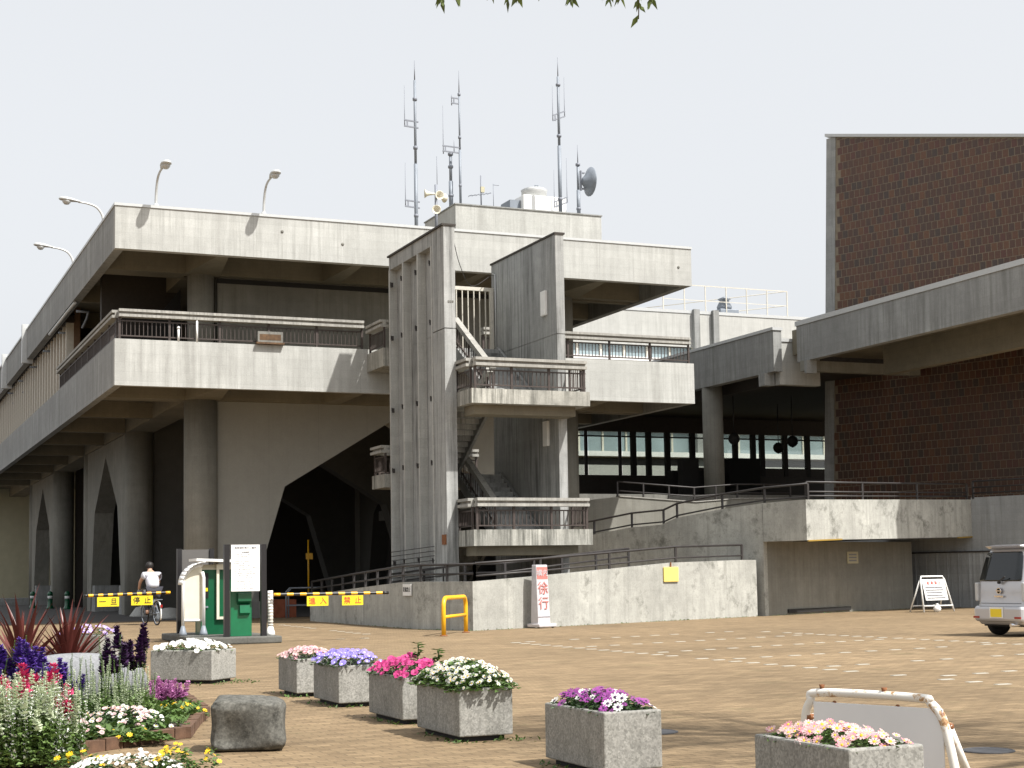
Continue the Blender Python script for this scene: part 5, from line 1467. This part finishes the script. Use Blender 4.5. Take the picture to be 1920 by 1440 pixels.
def spike_mesh(name, h, mat_p, mat_s, seed, r=.016, start=.45, dens=1.0, bract=None):
    rs = random.Random(seed)
    mb = MB()
    bend = rs.uniform(-.05, .05)
    mb.tube([(0, 0, 0), (bend * .4, 0, h * .5), (bend, 0, h)], [.004, .003, .0015], 4, m=1)
    z = h * start
    while z < h:
        t = z / h; x = bend * t
        k = max(3, int(6 * dens))
        rr = r * (1.25 - .8 * (t - start) / (1 - start))
        a0 = rs.uniform(0, 6)
        for i in range(k):
            a = a0 + 6.283 * i / k + rs.uniform(-.2, .2)
            d_ = Vector((math.cos(a), math.sin(a), rs.uniform(-.1, 1.1))); s_ = Vector((-math.sin(a), math.cos(a), rs.uniform(-.6, .6)))
            p = Vector((x, 0, z)); L_ = rr * rs.uniform(.9, 1.5)
            mb.add([p, p + d_ * L_ * .6 + s_ * L_ * .4, p + d_ * L_ * 1.1, p + d_ * L_ * .6 - s_ * L_ * .4], [(0, 1, 2, 3)], 0)
        z += rr * rs.uniform(.9, 1.3) / dens
    return mb.mesh(name, [mat_p, mat_s])
def spikes(mat_p, h, seed, **k): return [spike_mesh('flower_spike', h * (1 + .12 * i), mat_p, M['leaf'], seed + i, **k) for i in range(-1, 3)]
SP = dict(blue=spikes(M['p_salv'], .62, 31, r=.046, start=.70, dens=1.8), plum=spikes(M['p_dsal'], .64, 41, r=.042, start=.74, dens=1.9), whiteg=spikes(M['p_gw'], .62, 51, r=.018, start=.3, dens=.9),
          greeny=spikes(M['leafl'], .62, 61, r=.014, start=.3, dens=.9), dotted=[spike_mesh('flower_spike', .50 + .05 * i, M['p_white'], M['leaf'], 75 + i, r=.017, start=.12, dens=.42) for i in range(4)], white=spikes(M['p_gw'], .52, 71, r=.030, start=.62, dens=1.1), rose=spikes(M['p_rose'], .56, 81, r=.052, start=.80, dens=1.5), pink=spikes(M['p_lpk'], .26, 91, r=.030, start=.45, dens=1.3))
def clump(name, label, px, depth, rx, ry, kinds, n, leafm, lh, leafn, seed, zs=1.0, leafs=.07, group='flowering plants in the bed'):
    rs = random.Random(seed)
    x, y = az(px, depth)
    t = empty(name, (x, y, .05), 0, label, 'flowers', group)
    pts = []
    for _ in range(leafn):
        a = rs.uniform(0, 6.283); q = rs.random() ** .5
        pts.append((math.cos(a) * q * rx * 1.05, math.sin(a) * q * ry * 1.05, rs.uniform(0, lh) * (1.1 - .5 * q)))
    mb = MB(); leaves(mb, pts, leafs, rs, 0, .8)
    mb.build('foliage', leafm, t)
    for _ in range(n):
        a = rs.uniform(0, 6.283); q = rs.random() ** .5
        me = rs.choice(SP[rs.choice(kinds)])
        s_ = zs * rs.uniform(.78, 1.05)
        inst('flower_spike', me, t, (math.cos(a) * q * rx, math.sin(a) * q * ry, 0), (rs.gauss(0, .09), rs.gauss(0, .09), rs.uniform(0, 6.28)), s_)
    return t
clump('salvia_plant', 'blue violet salvia spikes in front of the left red leaved plant', 40, 17.2, .30, .35, ('blue', 'blue', 'greeny'), 30, M['leafd'], .30, 500, 1, 1.05)
clump('salvia_plant', 'blue violet salvia in front of the pale rounded stone', 95, 15.6, .26, .3, ('blue', 'blue', 'greeny'), 26, M['leafd'], .25, 450, 2, .88)
clump('salvia_plant', 'dark plum salvia spikes right of the pale rounded stone', 225, 16.6, .26, .3, ('plum', 'plum', 'greeny'), 26, M['leaf'], .32, 600, 3, 1.12)
clump('salvia_plant', 'pale green flower spikes rising before the pale rounded stone', 170, 15.4, .30, .3, ('greeny', 'whiteg'), 30, M['leaf'], .28, 700, 4, .98)
clump('salvia_plant', 'whitish green salvia right of the pale rounded stone', 255, 15.6, .20, .3, ('whiteg', 'greeny', 'whiteg'), 24, M['leafl'], .30, 500, 5, .85)
clump('salvia_plant', 'rose red bloom spikes among the white salvia', 75, 14.2, .24, .25, ('rose', 'rose', 'white'), 15, M['leafl'], .28, 400, 6, 1.0)
clump('salvia_plant', 'tall white salvia with small pale flowers at the left edge', 45, 12.6, .34, .3, ('dotted', 'dotted', 'dotted', 'white'), 150, M['leafl'], .44, 4200, 7, 1.05, .05)
clump('salvia_plant', 'white dotted salvia stems right of the tall white group', 105, 12.9, .22, .25, ('dotted', 'dotted', 'whiteg'), 60, M['leaf'], .34, 1600, 17, .9, .05)
clump('salvia_plant', 'rose red flowers at the far left edge of the bed', 12, 12.9, .10, .2, ('rose',), 9, M['leafl'], .3, 150, 8, 1.0)
clump('salvia_plant', 'single small rose red bloom group right of the white salvia', 122, 12.7, .05, .06, ('rose',), 4, M['leaf'], .25, 60, 9, .78)
clump('stock_plant', 'pink and lilac flowers at the right corner of the bed', 305, 17.2, .20, .22, ('pink',), 60, M['leaf'], .12, 300, 10, 1.0, .05)
def low_patch(name, label, px, depth, ax, ay, h, kinds, n, leafm, seed, leafn, leafs=.045, z=.06):
    x, y = az(px, depth)
    return flower_mound(name, label, 'flowers', (x, y, z), 0, ax, ay, h, kinds, n, leafm, seed, leafn, leafs, group='flowering plants in the bed', cover=.8)
low_patch('daisy_plant', 'low white daisies along the middle of the bed', 225, 14.9, .42, .40, .20, ('daisy', 'daisy', 'pink'), 180, M['leafd'], 31, 1400)
low_patch('daisy_plant', 'white daisies beside the tall white salvia', 150, 13.9, .20, .2, .2, ('daisy', 'pink'), 30, M['leafd'], 32, 400)
low_patch('marigold_plant', 'low green clump with small yellow flowers at the bed corner', 335, 16.4, .24, .35, .10, ('yellow',), 28, M['leaf'], 33, 700, .05)
low_patch('marigold_plant', 'strip of green leaves with a few yellow flowers along the bricks', 215, 14.0, .45, .22, .07, ('yellow',), 8, M['leaf'], 34, 1300, .06)
low_patch('alyssum_plant', 'mass of small white flowers at the bottom left edge', 235, 11.75, .42, .22, .17, ('alys',), 290, M['leafd'], 35, 900, .04, 0.0)
low_patch('marigold_plant', 'bright yellow flowers beside the white mass at the bottom edge', 325, 11.95, .16, .2, .20, ('yellow',), 26, M['leaf'], 36, 300, .05, 0.0)
low_patch('marigold_plant', 'a few yellow flowers on thin stems before the dark stone', 392, 11.75, .06, .1, .21, ('yellow',), 10, M['leaf'], 37, 60, .05, 0.0)
low_patch('marigold_plant', 'yellow flowers between the white salvia and the white mass', 150, 12.3, .22, .15, .15, ('yellow',), 16, M['leaf'], 38, 300, .05, 0.0)
# loose green ground cover in the bed
gc = MB(); rs = random.Random(77); pts = []
for _ in range(9000):
    x, y = rs.uniform(.2, 3.6), rs.uniform(12.7, 20.5)
    if x < (1.2 + (y - 12.9) * 1.25 if y < 14.25 else 2.83 + (y - 14.25) * .3) and x < 3.42: pts.append((x, y, rs.uniform(.06, .16)))
leaves(gc, pts, .08, rs, 0, .9)
gco = gc.build('ground_cover', M['leaf'])
tag(gco, 'green leafy ground cover between the bedding plants', kind='stuff')

# red leaved sword plants behind the stone
def sword_leaf(seed, L_, droop):
    rs = random.Random(seed); mb = MB(); vs = []
    n_ = 9
    for i in range(n_ + 1):
        t = i / n_
        x = L_ * (t - droop * .25 * t * t); z = -droop * L_ * .55 * t * t
        w_ = .031 * (math.sin(math.pi * min(1, t * .85 + .12)) ** .6) * (1 - t ** 5) + .001
        vs += [(x, -w_, z + w_ * .45), (x, 0, z), (x, w_, z + w_ * .45)]
    fs = []
    for i in range(n_):
        a = 3 * i
        fs += [(a, a + 3, a + 4, a + 1), (a + 1, a + 4, a + 5, a + 2)]
    return mb.add(vs, fs, 0, True).mesh('leaf', M['cord'])
SL = [sword_leaf(i, .82 + .09 * (i % 3), .1 + .28 * (i % 4) / 3) for i in range(8)]
for px, dp, label, sd, sc_ in ((40, 20.2, 'left bronze red sword leaved plant behind the salvia', 1, 1.08), (128, 20.4, 'right bronze red sword leaved plant behind the pale stone', 2, 1.0)):
    x, y = az(px, dp)
    t = empty('cordyline_plant', (x, y, .05), 0, label, 'plant', 'bronze red sword leaved plants')
    MB().tube([(0, 0, 0), (0, 0, .28)], [.05, .04], 8).build('stem', M['bark'], t)
    rs = random.Random(sd)
    for i in range(64):
        el = R(88 - 78 * (i / 64) ** 1.1 + rs.uniform(-6, 6)); a = i * 2.39996 + rs.uniform(-.2, .2)
        inst('leaf', SL[rs.randrange(8)], t, (0, 0, .28 - .12 * i / 64), (rs.uniform(-.3, .3), -el, a), sc_ * rs.uniform(.8, 1.1))

# ================================================================ TREE whose twigs hang into the picture
tr_ = empty('broadleaf_tree', (10.4, 6.6, 0), 0, 'leafy tree whose hanging twigs show at the top edge', 'tree')
tk = MB().tube(smooth_tube_pts([(0, 0, 0), (-.05, .05, 2.5), (-.1, .15, 5.2), (-.3, .3, 8.0)], 5), [.22 - .008 * i for i in range(16)], 10)
tk.build('trunk', M['bark'], tr_)
rs = random.Random(99)
lv_ = MB(); br_ = MB()
def hang_twig(p, L_, n_, dens=26, ls=.044):
    q = [Vector(p)]
    for i in range(5): q.append(q[-1] + Vector((rs.uniform(-.05, .05), rs.uniform(-.05, .05), -L_ / 5)))
    br_.tube(q, [.006, .005, .004, .003, .003, .002], 4)
    for i in range(n_):
        t = rs.random(); k = min(4, int(t * 5)); a = q[k].lerp(q[k + 1], t * 5 - k)
        d_ = Vector((rs.gauss(0, .45), rs.gauss(0, .45), -1)).normalized()
        s_ = d_.cross(Vector((rs.gauss(0, 1), rs.gauss(0, 1), .3))).normalized()
        l_ = ls * rs.uniform(.7, 1.3)
        lv_.add([a, a + d_ * l_ * .45 + s_ * l_ * .17, a + d_ * l_, a + d_ * l_ * .45 - s_ * l_ * .17], [(0, 1, 2, 3)])
# crown branches
for i in range(30):
    a = rs.uniform(0, 6.283); el = rs.uniform(.0, 1.1); L_ = rs.uniform(1.8, 3.2)
    s0_ = Vector((-.1, .15, rs.uniform(6.0, 8.0)))
    e0 = s0_ + Vector((math.cos(a) * math.cos(el), math.sin(a) * math.cos(el), math.sin(el))) * L_
    m0 = s0_.lerp(e0, .5) + Vector((0, 0, .2))
    br_.tube(smooth_tube_pts([s0_, m0, e0], 4), [.05 - .004 * k for k in range(9)], 6)
    for k in range(13):
        b0 = m0.lerp(e0, rs.uniform(0, 1.1)) + Vector((rs.gauss(0, .35), rs.gauss(0, .35), rs.gauss(.15, .3)))
        for _ in range(34):
            c_ = b0 + Vector((rs.gauss(0, .25), rs.gauss(0, .25), rs.gauss(0, .2)))
            d_ = Vector((rs.gauss(0, .7), rs.gauss(0, .7), -.7)).normalized(); s_ = d_.cross(Vector((rs.gauss(0, 1), rs.gauss(0, 1), .5))).normalized(); l_ = rs.uniform(.07, .12)
            lv_.add([c_, c_ + d_ * l_ * .45 + s_ * l_ * .22, c_ + d_ * l_, c_ + d_ * l_ * .45 - s_ * l_ * .22], [(0, 1, 2, 3)])
# the long limb over the camera's view
limb = [(-.1, .15, 4.2), (-2.5, -1.2, 5.0), (-5.0, -1.6, 5.0), (-7.2, -1.7, 4.6), (-8.7, -1.7, 4.35)]
br_.tube(smooth_tube_pts(limb, 5), [.07 - .0027 * k for k in range(21)], 7)
for px, drop, n_ in ((802, 12, 10), (806, 8, 10), (826, 4, 8), (886, 16, 12), (898, 8, 12), (910, 5, 10), (928, 18, 12), (945, 8, 10), (953, 14, 10), (967, 12, 12), (978, 6, 10), (1048, 3, 8), (1053, 5, 8), (1067, 2, 6), (1178, 14, 12), (1190, 18, 12), (1203, 12, 14), (1216, 24, 14), (1226, 22, 12), (1233, 34, 14), (1240, 14, 12), (1210, 10, 12)):
    x, y = az(px - 34, 5.2)
    zt_ = 1.42 + (1078 + (960 - px) * .0165 - drop) * 5.2 / 2910 * 1.008
    hang_twig((x - 10.4, y - 6.6, zt_ + .60), .53, n_ * 4)
lv_.build('crown', M['leafy'], tr_)
br_.build('branches', M['bark'], tr_)

# ================================================================ weeds and moss along the wall and planter feet
rs = random.Random(55); wm = MB(); pts = []
for a_, b_, n_ in (((14.88, 37.40), (26.3, 42.0), 420), ((14.15, 39.7), (14.86, 37.45), 60), ((14.15, 48), (14.15, 39.8), 140), ((26.7, 42.05), (34.8, 45.3), 260)):
    for _ in range(n_):
        if rs.random() < .35: continue
        t = rs.random(); t = t if math.sin(t * 23) + math.sin(t * 57) > -.6 else rs.random()
        pts.append((a_[0] + (b_[0] - a_[0]) * t + rs.gauss(0, .03) + .02, a_[1] + (b_[1] - a_[1]) * t - abs(rs.gauss(0, .05)), 0))
for x, y in ((4.86, 9.8), (4.83, 12.5), (4.93, 14.28), (4.98, 16.56), (4.98, 18.3)):
    for _ in range(70):
        pts.append((x + rs.uniform(-.12, .7), y + rs.choice((-.04, .0)) + rs.gauss(0, .08), 0) if rs.random() < .6 else (x - abs(rs.gauss(0, .05)), y + rs.uniform(0, 1.0), 0))
for _ in range(160): pts.append((4.6 + rs.uniform(-.7, .7), 21.5 + rs.gauss(0, .25), 0))
leaves(wm, pts, .045, rs, 0, 1.0)
wo = wm.build('weeds', M['leaf'])
tag(wo, 'small weeds growing along the feet of walls and planters', kind='stuff')
